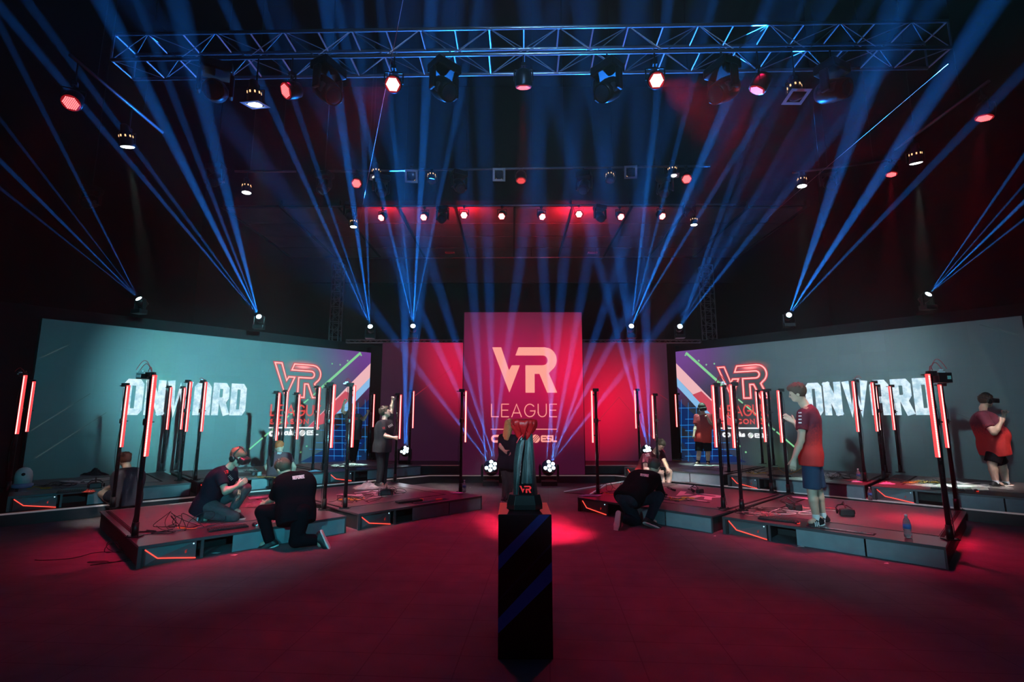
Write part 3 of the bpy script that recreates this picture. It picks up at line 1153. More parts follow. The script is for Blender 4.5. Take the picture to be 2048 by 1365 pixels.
def par(px, py, Y, aim, label, lit='n', e=0, deg=16, grp='red led lamps', pos=None, glow=0, sup='p2'):
    p = under(pos or atY(px, py, Y), sup)
    t, e_, d = fixture_root('red_par_lamp', label, 'stage light', p, aim, grp)
    rod(t, p, sup)
    link('yoke', cached('yoke', lambda: yoke(.125)), M_CAN, t)
    c = link('lamp_can', cached('lamp_can', par_body), M_CAN, t, rot=e_)
    link('lens_face', cached('lens_face', lambda: MB().lathe([(.001, -.079), (.104, -.079), (.104, -.06)], 20)), M_FACE, c)
    link('led_array/' + lit, cached('led_array/' + lit, par_leds), {'n': M_LEDF, 'b': M_LEDB, 'd': M_LEDD}[lit], c).name = 'led_array'
    if e:
        spot(p + d * .10, p + d * 3, REDL, e, deg, 1., .02)
    if glow:
        spot(p + Vector((0, .25, .05)), p + Vector((0, 2.2, 1.5)), (1., .01, .03), glow * .55, 150, 1., .06, 'bay_fill_light')  # added spot behind the lamp, reddens the ceiling bay
    return t


def can_lamp(px, py, Y, aim, label, lit=True, e=0, deg=13, frame=True, pos=None, sup='p2'):
    p = under(pos or atY(px, py, Y), sup)
    t, e_, d = fixture_root('can_lamp', label, 'stage light', p, aim, 'can lamps with white light')
    rod(t, p, sup)
    link('yoke', cached('yoke', lambda: yoke(.125)), M_CAN, t)
    c = link('lamp_can', cached('can2', lambda: MB().lathe([(.03, .30), (.055, .28), (.06, .20), (.085, .17), (.09, .02), (.10, -.03)], 20)), M_CAN, t, rot=e_)
    def vents():
        mb = MB()
        for i in range(9):
            a = 2 * math.pi * i / 9
            mb.cbox((0, 0, 0), (.018, .006, .03), Matrix.Rotation(a, 4, 'Z') @ Matrix.Translation((0, -.088, .12)))
        return mb
    link('vent_slot', cached('vent_slot', vents), emat('warm_vent', (1, .55, .25), 1.6) if lit else M_ALU, c)
    if frame:
        def fr():
            mb = MB()
            for i in range(4):
                mb.box(-.135, .135, .092, .135, -.036, -.030, Matrix.Rotation(math.pi / 2 * i, 4, 'Z'))
            return mb
        link('gel_frame', cached('gel_frame', fr), M_GELF, c)
    link('lens', cached('lens2' + str(lit), lambda: MB().sphere((0, 0, -.03), .088, 16, sz=(1, 1, .18))), M_LENSW if lit else mat('dark_lens', (.02, .03, .05), .08), c)
    if lit and e:
        spot(p + d * .08, p + d * 3, (.55, 1.0, .86), e * 3.2, deg - 2, .9, .02)
    return t


def moving_head(px, py, Y, aim, label, pos=None, hang=True, scale=1., lens=None, grp=None, sup='p2'):
    p = pos or atY(px, py, Y)
    t, e_, d = fixture_root('moving_head_lamp', label, 'stage light', p, aim, grp)
    k = 1 if hang else -1
    key = 'h' if hang else 's'
    rod(t, p, sup, .33, scale)
    t.scale = (scale,) * 3
    link('base', cached('base/' + key, lambda: MB().box(-.17, .17, -.13, .13, k * .27 - .06, k * .27 + .06)), M_CAN, t, bevel=.02)
    for s_ in (-1, 1):
        link('yoke_arm', cached('yoke_arm/%s%d' % (key, s_), lambda: MB().box(min(s_ * .19, s_ * .145), max(s_ * .19, s_ * .145), -.05, .05, min(-.06 * k, k * .22), max(-.06 * k, k * .22))), M_CAN, t, bevel=.015)
    c = link('head', cached('head', lambda: MB().lathe([(.05, .20), (.10, .19), (.13, .13), (.135, .02), (.125, -.08), (.11, -.16)], 18)), M_CAN, t, rot=e_)
    link('lens', cached('lens3' + ('l' if lens else 'd'), lambda: MB().sphere((0, 0, -.155), .098, 18, sz=(1, 1, .22))), lens or mat('dark_lens', (.02, .03, .05), .08), c)
    link('head_shell', cached('head_shell', lambda: MB().box(-.13, .13, -.06, .06, -.10, .14)), mat('lamp_shell', (.05, .055, .07), .3), c, bevel=.03)
    return t, p, d


# red lamps under the front truss
PF = [(157, 202, at(157, 124, 6.3).y, (-4.0, 2.6, 1), 'red lamp with hexagonal face, outermost at the left end of the grid', 'n', 500),
      (581, 181, None, (-5.5, 3.2, 3.5), 'small red lamp beside the bright white can lamp on the front truss', 'n', 260),
      (787, 168, None, (-1.0, .5, 1.2), 'bright red lamp crossed by the thin hanging wire', 'b', 1700),
      (1047, 163, None, (.2, 8.2, 0), 'red lamp under the centre of the front truss', 'n', 2200),
      (1311, 160, None, (1.5, .5, 1.2), 'brightest red lamp on the front truss, right of centre', 'b', 2800),
      (1519, 170, None, (.9, 7.2, 1.0), 'red lamp on the front truss with a beam slanting down and left', 'n', 3400),
      (1962, 226, at(1962, 174, 6.3).y, (5.6, 7.0, .2), 'red lamp at the far right, red beam slanting down and left', 'n', 3000)]
for px, py, Y, aim, lab, lit, e in PF:
    par(px, py, Y or TY(px), aim, lab, lit, e * {1047: 3.0, 1519: 5., 1962: 1.6, 787: 4., 1311: 6.}.get(px, 1.2), 17 if px == 1047 else 14, 'red lamps under the front truss', sup='L' if px < 200 else 'R' if px > 1900 else 'truss')
par(1783, 343, 10.0, (6.7, 9.3, 0), 'small red lamp between the two white can lamps above the right wing', 'n', 6000, 14, sup='p2r')
# red lamps on the upper pipe
for px, py, aim, lab, lit, e in ((713, 365, (-1.2, 4, 1), 'red lamp at the left end of the upper pipe', 'n', 500),
                                 (1042, 356, (.15, 8.2, 0), 'red lamp at the centre of the upper pipe', 'd', 1500),
                                 (1373, 356, (1.9, 4.5, 1), 'red lamp at the right end of the upper pipe', 'n', 900)):
    par(px, py, Y2, aim, lab, lit, e, 22, 'red lamps on the upper pipe')
# row of nine red lamps further back
names9 = ['first', 'second', 'third', 'fourth', 'fifth', 'sixth', 'seventh', 'eighth']
for i, (px, py, ax, lit, e, gl) in enumerate(((765, 434, -1.6, 'b', 500, 170), (849, 433, -.9, 'b', 500, 10), (928, 431, 0.0, 'b', 900, 260), (1004, 431, -.6, 'b', 400, 10),
                                              (1083, 432, 1.5, 'b', 400, 10), (1158, 429, 0.0, 'b', 1500, 620), (1240, 432, .9, 'b', 500, 14), (1322, 431, 1.5, 'b', 500, 14))):
    tgt = (0, 0, 2.0) if ax == 0 else (atY(px, py, Y3).x + ax * 1.6, 6.5, 1.0)
    par(px, py, Y3, tgt, '%s lamp from the left in the back row of eight red lamps' % names9[i], lit, e, 20, 'back row of red lamps', glow=gl, sup='p3')

# added spots at two back row lamps redden the thin trusses over the side screens
for px, tx_ in ((928, -3.4), (1158, 4.0)):
    p = atY(px, 431, Y3)
    spot(p + Vector((0, .1, -.1)), (tx_, 14.62, 3.9), (1, .01, .05), 520, 40, 1., .05, 'red_fill_light')

# white can lamps
can_lamp(510, 205, TY(510), (-3.3, 7.7, .2), 'large bright white can lamp under the front truss, left side', e=1700, deg=13, sup='truss')
can_lamp(1592, 190, TY(1592), (3.8, 5.0, 0), 'unlit can lamp with square frame under the front truss, right side', lit=False, sup='truss')
can_lamp(264, 290, at(264, 214, 6.3).y, (-5.55, 8.7, .2), 'white can lamp at the end of the pipe above the left wing', e=1800, deg=12, frame=False, sup='L')
can_lamp(493, 383, Y2, (-5.3, 10.1, 0), 'white can lamp on the short pipe above the left wing', e=1500, deg=12, frame=False, sup='p2l')
can_lamp(1604, 370, Y2, (5.75, 10.1, 0), 'white can lamp above the right wing, inner of the pair', e=2200, deg=12, frame=False, sup='p2r')
can_lamp(1824, 323, at(1824, 274, 6.3).y, (7.6, 9.2, 0), 'white can lamp above the right wing, outer of the pair', e=3400, deg=12, frame=False, sup='R')
can_lamp(707, 452, Y3, (-4.1, 13.0, 0), 'small white can lamp left of the back row of red lamps', e=1000, deg=12, frame=False, sup='p3')
can_lamp(1388, 448, Y3, (4.8, 13.2, 0), 'small white can lamp right of the back row of red lamps', e=1400, deg=12, frame=False, sup='p3')
can_lamp(753, 353, Y2, (-2.6, 10.1, 1.0), 'white can lamp with square frame near the left end of the upper pipe', e=2200, deg=12)
can_lamp(1345, 349, Y2, (3.6, 10.6, .6), 'white can lamp with square frame near the right end of the upper pipe', e=2400, deg=12)
for px, py, aim, lab in ((823, 353, (-1.2, 1, 3.0), 'unlit square framed lamp on the upper pipe, left of centre'),
                         (998, 350, (0, 1, 3.2), 'unlit square framed lamp on the upper pipe, beside the dim red lamp'),
                         (1261, 345, (1.6, 1, 3.4), 'unlit square framed lamp on the upper pipe, right of centre')):
    can_lamp(px, py, Y2, aim, lab, lit=False)
can_lamp(863, 361, Y2, (-1.4, 8.2, 0), 'unlit round lamp pointing down from the upper pipe, left of centre', lit=False, frame=False)
can_lamp(1220, 360, Y2, (1.7, 8.2, 0), 'unlit round lamp pointing down from the upper pipe, right of centre', lit=False, frame=False)

# dark moving heads
for px, py, aim, lab, sc_ in ((430, 172, (-1.8, 1.5, 3.2), 'dark moving head lamp at the left end of the front truss', 1.25),
                              (655, 172, (1.0, 4.5, 2.2), 'dark moving head lamp beside the small red lamp, its shell lit red', 1.25),
                              (888, 170, (.9, 4.2, 3.6), 'dark moving head lamp under the truss left of the centre red lamp', 1.2),
                              (1216, 172, (-.9, 4.2, 3.6), 'dark moving head lamp under the truss right of the centre red lamp', 1.2),
                              (1447, 172, (-1.2, 4.4, 3.0), 'dark moving head lamp beside the slanting red beam', 1.25),
                              (1668, 172, (5.8, 3.0, 4.6), 'dark moving head lamp at the right end of the front truss', 1.2)):
    moving_head(px, py + 9, TY(px), aim, lab, scale=sc_ * .93, sup='truss', grp='dark moving heads under the front truss')
for px, py, Y, aim, lab in ((762, 380, Y2, (-1.9, 8.6, 4.2), 'dark moving head below the upper pipe at its left end'),
                            (918, 372, Y2, (-.3, 8.5, 4.5), 'dark moving head below the upper pipe, second from the left'),
                            (1168, 374, Y2, (.9, 8.5, 4.5), 'dark moving head below the upper pipe, third from the left'),
                            (1330, 380, Y2, (2.4, 8.6, 4.2), 'dark moving head below the upper pipe at its right end'),
                            (648, 374, Y2, (-4.6, 8.6, 4.0), 'dark boxy moving head beyond the left end of the upper pipe'),
                            (885, 436, Y3, (-2.2, 11.0, 5.0), 'dark moving head between the second and third back row red lamps'),
                            (1200, 434, Y3, (3.0, 11.0, 5.0), 'dark moving head beside the brightest back row red lamp'),
                            (700, 428, Y3, (-3.6, 11.0, 5.0), 'dark moving head above the small white lamp on the left'),
                            (1378, 426, Y3, (5.0, 11.0, 5.0), 'dark moving head above the small white lamp on the right'),
                            (430, 360, 9.5, (-6, 7, 4), 'dim moving head among the blue beams above the left wing'),
                            (180, 404, 9.5, (-8, 7, 4), 'dim moving head hanging at the far left'),
                            (1658, 366, 10.5, (6.2, 8, 4), 'dim moving head beside the inner white lamp above the right wing')):
    moving_head(px, py, Y, aim, lab, scale=.95, sup='p3' if Y == Y3 else 'p2' if Y == Y2 and px > 650 else 'c', grp='dark moving heads over the stage')

# loudspeaker-like air vents on the soffit
M_VENT = mat('vent_panel', (.22, .2, .2), .5)
for px, lab in ((900, 'small slatted box on the rear ceiling edge, left'), (1185, 'small slatted box on the rear ceiling edge, right')):
    p = atY(px, 500, 17.4)
    v = thing('ceiling_vent', lab, 'vent', p)
    MB().box(-.17, .17, -.05, .12, -.16, .16).build('housing', M_VENT, v, bevel=.01)
    mb = MB()
    for i in range(5):
        mb.box(-.14, .14, -.06, -.05, -.12 + i * .055, -.095 + i * .055)
    mb.build('slat', M_BLACK, v)

# ------------------------------------------------------------------ beam lamps on top of the walls
SZ = .16
def beam_fix(px, py, z, ends, label, e, dY=-5, grp='beam lamps along the top of the screen walls', wid=1.45, dys=None):
    p = at(px, py, z)
    D = [(atY(x, y, p.y + dY) - p).normalized() for x, y in ends]
    aim = sum(D, Vector()).normalized()
    t, e_, d = fixture_root('beam_lamp', label, 'stage light', p, p + aim, grp)
    link('base', cached('base/b', lambda: MB().box(-.13, .13, -.10, .10, -.30, -.20).box(-.14, -.105, -.04, .04, -.22, .03).box(.105, .14, -.04, .04, -.22, .03)), M_CAN, t, bevel=.01)
    c = link('head', cached('head/b', lambda: MB().lathe([(.05, .16), (.09, .14), (.10, 0), (.085, -.06)], 16)), M_CAN, t, rot=e_)
    link('lens', cached('lens/b', lambda: MB().sphere((0, 0, -.055), .066, 16, sz=(1, 1, .35))), M_LENSB, c)
    for i, dd in enumerate(D):
        ee = e * (ends_w[i % len(ends_w)])
        spot(p + aim * .085 + dd * .02, p + dd * 5, BLUE, ee, wid * (1, .8, 1.25, .9, 1.1)[i % 5], .7, .003)
    return t


ends_w = (1.0, .8, 1.25, .7, 1.0)
E0 = 2200000
beam_fix(281, 602, 4.22, ((150, 345), (75, 335), (28, 350), (22, 395)), 'beam lamp shining blue on top of the left wing screen, outermost', E0 * .45, dY=-2.2)
beam_fix(519, 636, 4.20, ((160, 205), (262, 285), (372, 340), (385, 290), (462, 420)), 'beam lamp shining blue on top of the left wing screen, second from outside', E0)
beam_fix(741, 656, 4.03, ((582, 300), (622, 300), (690, 290), (728, 300)), 'beam lamp shining blue above the corner of the left wing screen', E0 * 1.2)
beam_fix(826, 655, 4.03, ((742, 300), (790, 300), (846, 300), (898, 300)), 'beam lamp shining blue above the dark red side screen', E0 * 1.3)
beam_fix(1262, 655, 4.03, ((1303, 300), (1352, 300), (1400, 330), (1440, 363)), 'beam lamp shining blue above the bright red side screen', E0 * 1.3)
beam_fix(1359, 655, 4.03, ((1452, 400), (1490, 430), (1560, 400), (1440, 470)), 'dimmer beam lamp shining blue above the corner of the right wing screen', E0 * .45)
beam_fix(1577, 632, 4.20, ((1641, 444), (1676, 368), (1726, 404), (1818, 380)), 'beam lamp shining blue on top of the right wing screen, inner one', E0)
beam_fix(1853, 593, 4.22, ((2024, 345), (2046, 372), (2048, 404), (2048, 440)), 'beam lamp shining blue on top of the right wing screen, outermost', E0 * .9, dY=-2.0)
# added wide spots at the beam lamps that tint the front truss blue
for px, py, tgt, e in ((741, 640, (300, 110), 30000), (826, 640, (800, 100), 30000), (1262, 640, (1250, 100), 34000), (1359, 640, (1600, 100), 26000)):
    spot(at(px, py, 4.1), atY(tgt[0], tgt[1], 6.4), (.01, .22, 1.0), e * .20, 38, 1., .05, 'blue_fill_light')


# ------------------------------------------------------------------ six-eyed blinder lamps on the floor
def blinder(P, label, dirs, e, aimv, sc_=1., ring=6, wid=3.9):
    t = thing('multi_lens_lamp', label, 'stage light', P, 0, 'multi-eyed blue lamps')
    t.scale = (sc_,) * 3
    link('base', cached('base/m', lambda: MB().box(-.19, .19, -.15, .15, 0, .10).box(-.16, .16, -.152, -.148, .03, .07)), M_CAN, t, bevel=.015)
    for s in (-1, 1):
        link('yoke_arm', cached('yoke_arm%d' % s, lambda: MB().prism([(s * .20, .08), (s * .24, .14), (s * .245, .44), (s * .22, .50), (s * .19, .48), (s * .19, .08)], -.07, .07)), M_CAN, t, bevel=.01)
    e_ = Vector(aimv).to_track_quat('-Z', 'Y').to_euler()
    c = link('head', cached('head/m', lambda: MB().lathe([(.09, .17), (.16, .13), (.18, .02), (.175, -.06)], 24)), M_CAN, t, (0, 0, .42), e_)
    link('trim_bar', cached('trim_bar', lambda: MB().box(-.15, .15, -.158, -.15, .30, .32).box(-.10, .10, -.158, -.15, .14, .155)), mat('trim_red', (.3, .05, .06), .4), t)
    av = Vector(aimv).normalized()
    q = av.to_track_quat('-Z', 'Y')
    pos = [(0, 0)] + [(.112 * math.cos(R(60 * k + 90)), .112 * math.sin(R(60 * k + 90))) for k in range(ring) if not (ring == 6 and k == 5)]
    for i, (x, y) in enumerate(pos):
        link('lens', cached('lens/m', lambda: MB().sphere((0, 0, -.065), .044, 14, sz=(1, 1, .4))), M_LENSB, c, (x, y, 0))
    for i, dpx in enumerate(dirs):
        x, y = pos[i % len(pos)]
        lp = Vector(P) + Vector((0, 0, .42 * sc_)) + (q @ Vector((x, y, -.13))) * sc_
        spot(lp, dpx, BLUE, e, wid, .8, .004)
    return t


MHY = 12.45
m1, m2 = at(982, 971, 0), at(1098, 971, 0)


def ae(px, py, Y):
    return atY(px, py, Y)


blinder(m1, 'six-eyed blue lamp on the floor just left of the woman', [ae(699, 560, 11.0), ae(811, 560, 11.0), ae(872, 560, 11.0), ae(978, 560, 11.0), ae(1035, 560, 11.0), ae(940, 500, 10.8)], 900000, (-.1, -.8, .6))
blinder(m2, 'six-eyed blue lamp on the floor just right of the trophy', [ae(1395, 560, 11.0), ae(1290, 560, 11.0), ae(1228, 560, 11.0), ae(1088, 560, 11.0), ae(1180, 500, 10.8), ae(1125, 560, 11.0)], 900000, (.1, -.8, .6))
pb = at(809, 927, .427)
blinder(pb, 'glowing blue multi-eyed lamp on the right end of the innermost left platform', [ae(812, 600, 11.2), ae(840, 600, 11.2), ae(806, 560, 11.2)], 900000, (0, -.85, .5), .75)
pb = at(1294, 924, .427)
blinder(pb, 'multi-eyed lamp on the platform hidden behind the seated player', [ae(1255, 640, 11.3), ae(1225, 620, 11.3), ae(1290, 600, 11.3)], 900000, (0, -.85, .5), .75)

# thin wires hanging through the hall
t = tag(MB().tube(atY(806, 0, 5), atY(716, 458, 12.6), .004, n=5).build('hanging_wire', mat('wire', (.5, .4, .45), .4, .5)), 'thin pale wire slanting down past the bright red lamp', 'wire')
t = tag(MB().tube(atY(1896, 128, 5), atY(1530, 440, 13), .003, n=5).build('hanging_wire', mat('wire', (.5, .4, .45), .4, .5)), 'thin dark wire slanting across the upper right of the hall', 'wire')

# ------------------------------------------------------------------ tracking poles
M_POLE = mat('pole_black', (.020, .021, .024), .22, .5, noise=.2)
M_CONN = mat('connector_white', (.7, .72, .75), .4)
LEDH = .94


def led_dots():
    mb = MB()
    for i in range(46):
        z = 1.86 - .012 - i * (LEDH - .02) / 45
        mb.add([(.0095 * math.cos(R(60 * k)), -.0215, z + .0075 * math.sin(R(60 * k))) for k in range(6)], [tuple(range(6))])
    return mb


def pole(label, px, py, z, side, bits=0, led=True, grp='tracking poles', hgt=1.9, rzoff=0):
    p = at(px, py, z)
    t = thing('tracking_pole', label, 'pole', p, 0, grp)
    t.rotation_euler[2] = rzoff
    link('base_plate', cached('base_plate', lambda: MB().box(-.075, .075, -.05, .05, 0, .012).tube((-.06, -.03, .012), (-.06, -.03, .022), .008, n=6).tube((.06, -.03, .012), (.06, -.03, .022), .008, n=6).tube((0, 0, .01), (0, 0, .16), .036, .034, n=12)), M_BLACK, t)
    link('mast', cached('mast', lambda: MB().tube((0, 0, .01), (0, 0, 1.9), .027, n=14)), M_POLE, t)
    if led:
        o = Vector((.085 * side, -.075, 0))
        b = link('light_bar', cached('light_bar', lambda: MB().box(-.0165, .0165, -.019, .019, 1.86 - LEDH, 1.88)), mat('led_bar_body', (.25, .02, .02), .4, emit=(1, .05, .055), es=1.6), t, o)
        link('diffuser', cached('diffuser', lambda: MB().box(-.0105, .0105, -.0205, -.019, 1.868 - LEDH, 1.872)), emat('led_core', (1.0, .34, .31), 1.5), b)
        link('led_row', cached('led_row', led_dots), emat('led_row_red', (1.0, .72, .66), 2.6), b)
        for bz in (1.80, 1.05):
            link('bracket', cached('bracket/%d%.1f' % (side, bz), lambda: MB().tube((0, 0, bz), (.085 * side, -.06, bz), .010, n=6)), M_BLACK, t)
    # small sensor and clamp at the top
    link('sensor', cached('sensor', lambda: MB().box(-.055, .055, -.05, -.01, 1.86, 1.92).tube((0, -.05, 1.89), (0, -.06, 1.89), .02, n=10).box(-.10, -.055, -.02, .01, 1.87, 1.885)), M_PLAST, t, bevel=.006)
    link('clamp', cached('clamp', lambda: MB().lathe([(.040, 1.28), (.044, 1.30), (.044, 1.34), (.040, 1.36)], 12).tube((.03, 0, 1.32), (.085, 0, 1.32), .009, n=6)), M_PLAST, t)
    rnd = random.Random(int(px * 7 + py))
    # cable running down the mast
    pts = []
    x, y = rnd.uniform(-.04, .04), .03
    for i in range(22):
        zz = 1.85 - i * 1.8 / 21
        pts.append((math.sin(i * .55 + px) * .018 + side * -.035, -.005 + math.cos(i * .7) * .012, zz))
    MB().path(pts, .0045, 5).build('cable', M_PLAST, t)
    if bits:
        mb = MB()
        for k in range(3):
            a = rnd.uniform(-.5, .5)
            s = .16 * bits
            pts = [(s * .1 * j * math.cos(a * .4) * (1 if k % 2 else .8), .01 * j * (k - 1), 1.90 + .14 * bits * math.sin(j / 10 * math.pi) * (1 - .25 * k) + .004 * j) for j in range(11)]
            pts = [(x * (-side), y, z_) for x, y, z_ in pts]
            mb.path(pts, .0045, 5)
        mb.build('loose_wires', mat('wire_red', (.35, .03, .04), .4), t)
        mb = MB()
        for k in range(3):
            mb.cbox((-side * (.15 * bits + .03 * (k - 1)), .01 * k, 1.91 + .025 * (k % 2)), (.045, .025, .02))
        mb.build('connector', M_CONN, t, bevel=.003)
    return t


Z1, Z2 = RH, SH + RH
PO = [
    # front row, left wing
    (269, 1074, Z1, 1, 1.0, 'tallest looking pole at the near corner of the outer left front platform, wires on top'),
    (225, 1016, Z1, 1, 0, 'pole at the outer back corner of the left front platform, beside the squatting man'),
    (648, 1020, Z1, 1, 0, 'pole on the near right corner of the outer left front platform, beside the referee'),
    (690, 1017, Z1, 1, .5, 'pole at the near corner of the inner left front platform'),
    (541, 975, Z1, 1, 0, 'pole behind the kneeling referee, red bar crossing the LEAGUE lettering'),
    (583, 967, Z1, 1, 0, 'pole behind the referee, right neighbour of the pole on the lettering'),
    (790, 964, Z1, 1, 0, 'pole the standing man in black is reaching up'),
    (921, 985, Z1, 1, 0, 'lone pole left of the centre screen, bottle at its foot'),
    # front row, right wing
    (1196, 988, Z1, -1, 0, 'lone pole right of the centre screen'),
    (1447, 1017, Z1, -1, .8, 'pole with loose wires on top on the inner right front platform'),
    (1484, 1021, Z1, -1, 0, 'pole at the near left corner of the outer right front platform'),
    (1317, 962, Z1, -1, 0, 'pole rising behind the seated player'),
    (1543.5, 984, Z1, -1, 0, 'pole at the back corner of the inner right front platform, left of the standing player'),
    (1577, 987, Z1, -1, 0, 'pole right in front of the standing player hands'),
    (1901, 1080, Z1, -1, 1.0, 'nearest pole on the right wing, wires and box on top'),
    (1914, 1020, Z1, -1, 0, 'pole just behind the nearest pole on the right wing'),
    # back row, left wing
    (15, 984, Z2, 1, .6, 'outermost pole on the left wing beside the dome camera'),
    (38, 962, Z2, 1, 0, 'second outermost pole on the left wing, behind the dome camera'),
    (322.5, 942, Z2, 1, 0, 'back row pole in front of the W of the left ONWARD title'),
    (351, 940.5, Z2, 1, 0, 'back row pole in front of the W, right one of the close pair'),
    (359, 961.5, Z2, 1, 0, 'back row pole before the A of the left ONWARD title'),
    (390, 960.5, Z2, 1, .3, 'back row pole with cable on top before the A of the left title'),
    (562, 928, Z2, 1, 0, 'far pole crossing the LEAGUE lettering on the left screen'),
    (625, 942.5, Z2, 1, 0, 'back row pole at the right end of the left LEAGUE lettering'),
    (646, 942, Z2, 1, .4, 'back row pole right of the left LEAGUE lettering'),
    (739, 918, Z2, 1, 0, 'far pole at the dark inner edge of the left wing screen'),
    (818, 929, Z2, 1, 0, 'pole beside the glowing blue multi-eyed lamp'),
    # back row, right wing
    (1280, 932, Z2, -1, 0, 'pole in front of the bright red side screen, left of the seated player'),
    (1361, 918, Z2, -1, 0, 'far pole at the dark inner edge of the right wing screen'),
    (1458, 944, Z2, -1, 0, 'back row pole between the two near poles left of the standing player'),
    (1525.5, 928, Z2, -1, 0, 'far pole with bar over the right LEAGUE lettering'),
    (1548, 932, Z2, -1, 0, 'dark far pole just left of the standing player'),
    (1730, 963, Z2, -1, .5, 'back row pole with wires on top before the W of the right title'),
    (1768, 959, Z2, -1, 0, 'back row pole before the A of the right title, near one of the pair'),
    (1772, 946, Z2, -1, 0, 'back row pole before the A of the right title, far one of the pair'),
    (1801, 945.5, Z2, -1, 0, 'back row pole between A and R of the right title'),
]
for x, y, z, sd, bits, lab in PO:
    pole(lab, x, y, z, sd, bits, led=lab != 'dark far pole just left of the standing player')
# white box on top of the nearest left pole, black sensor on the nearest right pole
p = at(269, 1074, Z1)
b = thing('signal_box', 'black and white box fixed at the top of the nearest left pole', 'box', p + Vector((-.16, -.02, 1.84)))
MB().box(0, .14, -.03, .03, 0, .06).build('case', M_PLAST, b, bevel=.004)
MB().box(.0, .06, -.034, -.03, .012, .05).build('label_plate', M_CONN, b)
p = at(1901, 1080, Z1)
b = thing('signal_box', 'black sensor box fixed at the top of the nearest right pole', 'box', p + Vector((.05, -.02, 1.78)))
MB().box(0, .16, -.05, .05, 0, .12).build('case', M_PLAST, b, bevel=.006)
MB().box(.10, .14, -.054, -.05, .04, .08).build('label_plate', emat('cyan_window', (.1, .4, .45), .3), b)

# ------------------------------------------------------------------ pedestal and trophy
PY = 3.64
pl, pr = at(995, 1320, 0), at(1107, 1320, 0)
PH = atY(1049, 1030, pl.y).z
PW = pr.x - pl.x - .004
PD = .52
pxc = (pl.x + pr.x) / 2
M_PED = mat('pedestal_laminate', (.008, .008, .012), .35, spec=.35)
ped = thing('pedestal', 'tall black pedestal with blue diagonal stripes in the foreground', 'pedestal', (pxc, pl.y, 0))
MB().box(-PW / 2, PW / 2, 0, PD, 0, PH).build('body', M_PED, ped, bevel=.003)
M_STRIPE = mat('blue_stripe', (.010, .028, .19), .4, emit=(.005, .02, .22), es=.045)
M_STR2 = mat('faint_stripe', (.012, .016, .07), .4)


def pedz(py): return atY(1049, py, pl.y).z


def ped_poly(pts, m, nm, y=-.0015):
    mb = MB()
    q = [((x - 1051) / 112 * PW, y, pedz(yy)) for x, yy in pts]
    q = [(min(max(a, -PW / 2 + .001), PW / 2 - .001), b, min(c, PH - .001)) for a, b, c in q]
    mb.add(q, [tuple(range(len(q)))])
    return mb.build(nm, m, ped)


ped_poly([(995, 1142), (995, 1113), (1081, 1030), (1104, 1030)], M_STRIPE, 'stripe')
ped_poly([(995, 1268), (995, 1238), (1107, 1124), (1107, 1162)], M_STRIPE, 'stripe')
ped_poly([(995, 1205), (995, 1199), (1107, 1086), (1107, 1092)], M_STR2, 'stripe')
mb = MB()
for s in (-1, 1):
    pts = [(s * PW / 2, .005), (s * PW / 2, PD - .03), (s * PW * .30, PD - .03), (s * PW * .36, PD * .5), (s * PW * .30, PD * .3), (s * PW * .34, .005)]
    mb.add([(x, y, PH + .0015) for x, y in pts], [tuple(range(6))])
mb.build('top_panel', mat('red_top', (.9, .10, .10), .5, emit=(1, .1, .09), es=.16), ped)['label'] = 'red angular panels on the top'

TYc = pl.y + .26


def tx(px, py, Y=TYc):
    v = atY(px, py, Y)
    return Vector((v.x, v.y, v.z))


tb = tx(1049, 1015)
tr = thing('trophy', 'tall twisted trophy on the pedestal under a red cloth', 'trophy', (tb.x, TYc, PH + .0015))
z0 = PH + .0015


def lz(py): return tx(1049, py).z - z0
def lx(px, py): return tx(px, py).x - tb.x


# eight sided plinth
oct_ = [(-.078, -.10), (.078, -.10), (.132, -.045), (.132, .06), (.078, .11), (-.078, .11), (-.132, .06), (-.132, -.045)]
mb = MB()
n = 8
lv = [(0, 1.0), (.035, 1.0), (.098, .88), (.104, .84)]
vs_ = [(x * k, y * k, z) for z, k in lv for x, y in oct_]
fs = [tuple(range(7, -1, -1)), tuple(24 + i for i in range(8))]
for j in range(3):
    fs += [(j * 8 + i, j * 8 + (i + 1) % 8, (j + 1) * 8 + (i + 1) % 8, (j + 1) * 8 + i) for i in range(8)]
mb.add(vs_, fs)
mb.build('plinth', mat('trophy_plinth', (.02, .022, .026), .4), tr, bevel=.002)


def mat_carbon():
    m = mat('trophy_weave', (.10, .16, .18), .45, .2)
    nt = m.node_tree
    b = nt.nodes['Principled BSDF']
    tc = nt.nodes.new('ShaderNodeTexCoord')
    mp = nt.nodes.new('ShaderNodeMapping')
    mp.inputs['Scale'].default_value = (120, 120, 170)
    nt.links.new(tc.outputs['Object'], mp.inputs[0])
    v = nt.nodes.new('ShaderNodeTexVoronoi')
    v.inputs['Scale'].default_value = 1
    v.inputs['Randomness'].default_value = .15
    nt.links.new(mp.outputs[0], v.inputs['Vector'])
    cr = nt.nodes.new('ShaderNodeValToRGB')
    cr.color_ramp.elements[0].position = .25
    cr.color_ramp.elements[0].color = (.006, .01, .011, 1)
    cr.color_ramp.elements[1].position = .6
    cr.color_ramp.elements[1].color = (.07, .11, .12, 1)
    nt.links.new(v.outputs['Distance'], cr.inputs[0])
    nt.links.new(cr.outputs[0], b.inputs['Base Color'])
    return m


M_CARB = mat_carbon()


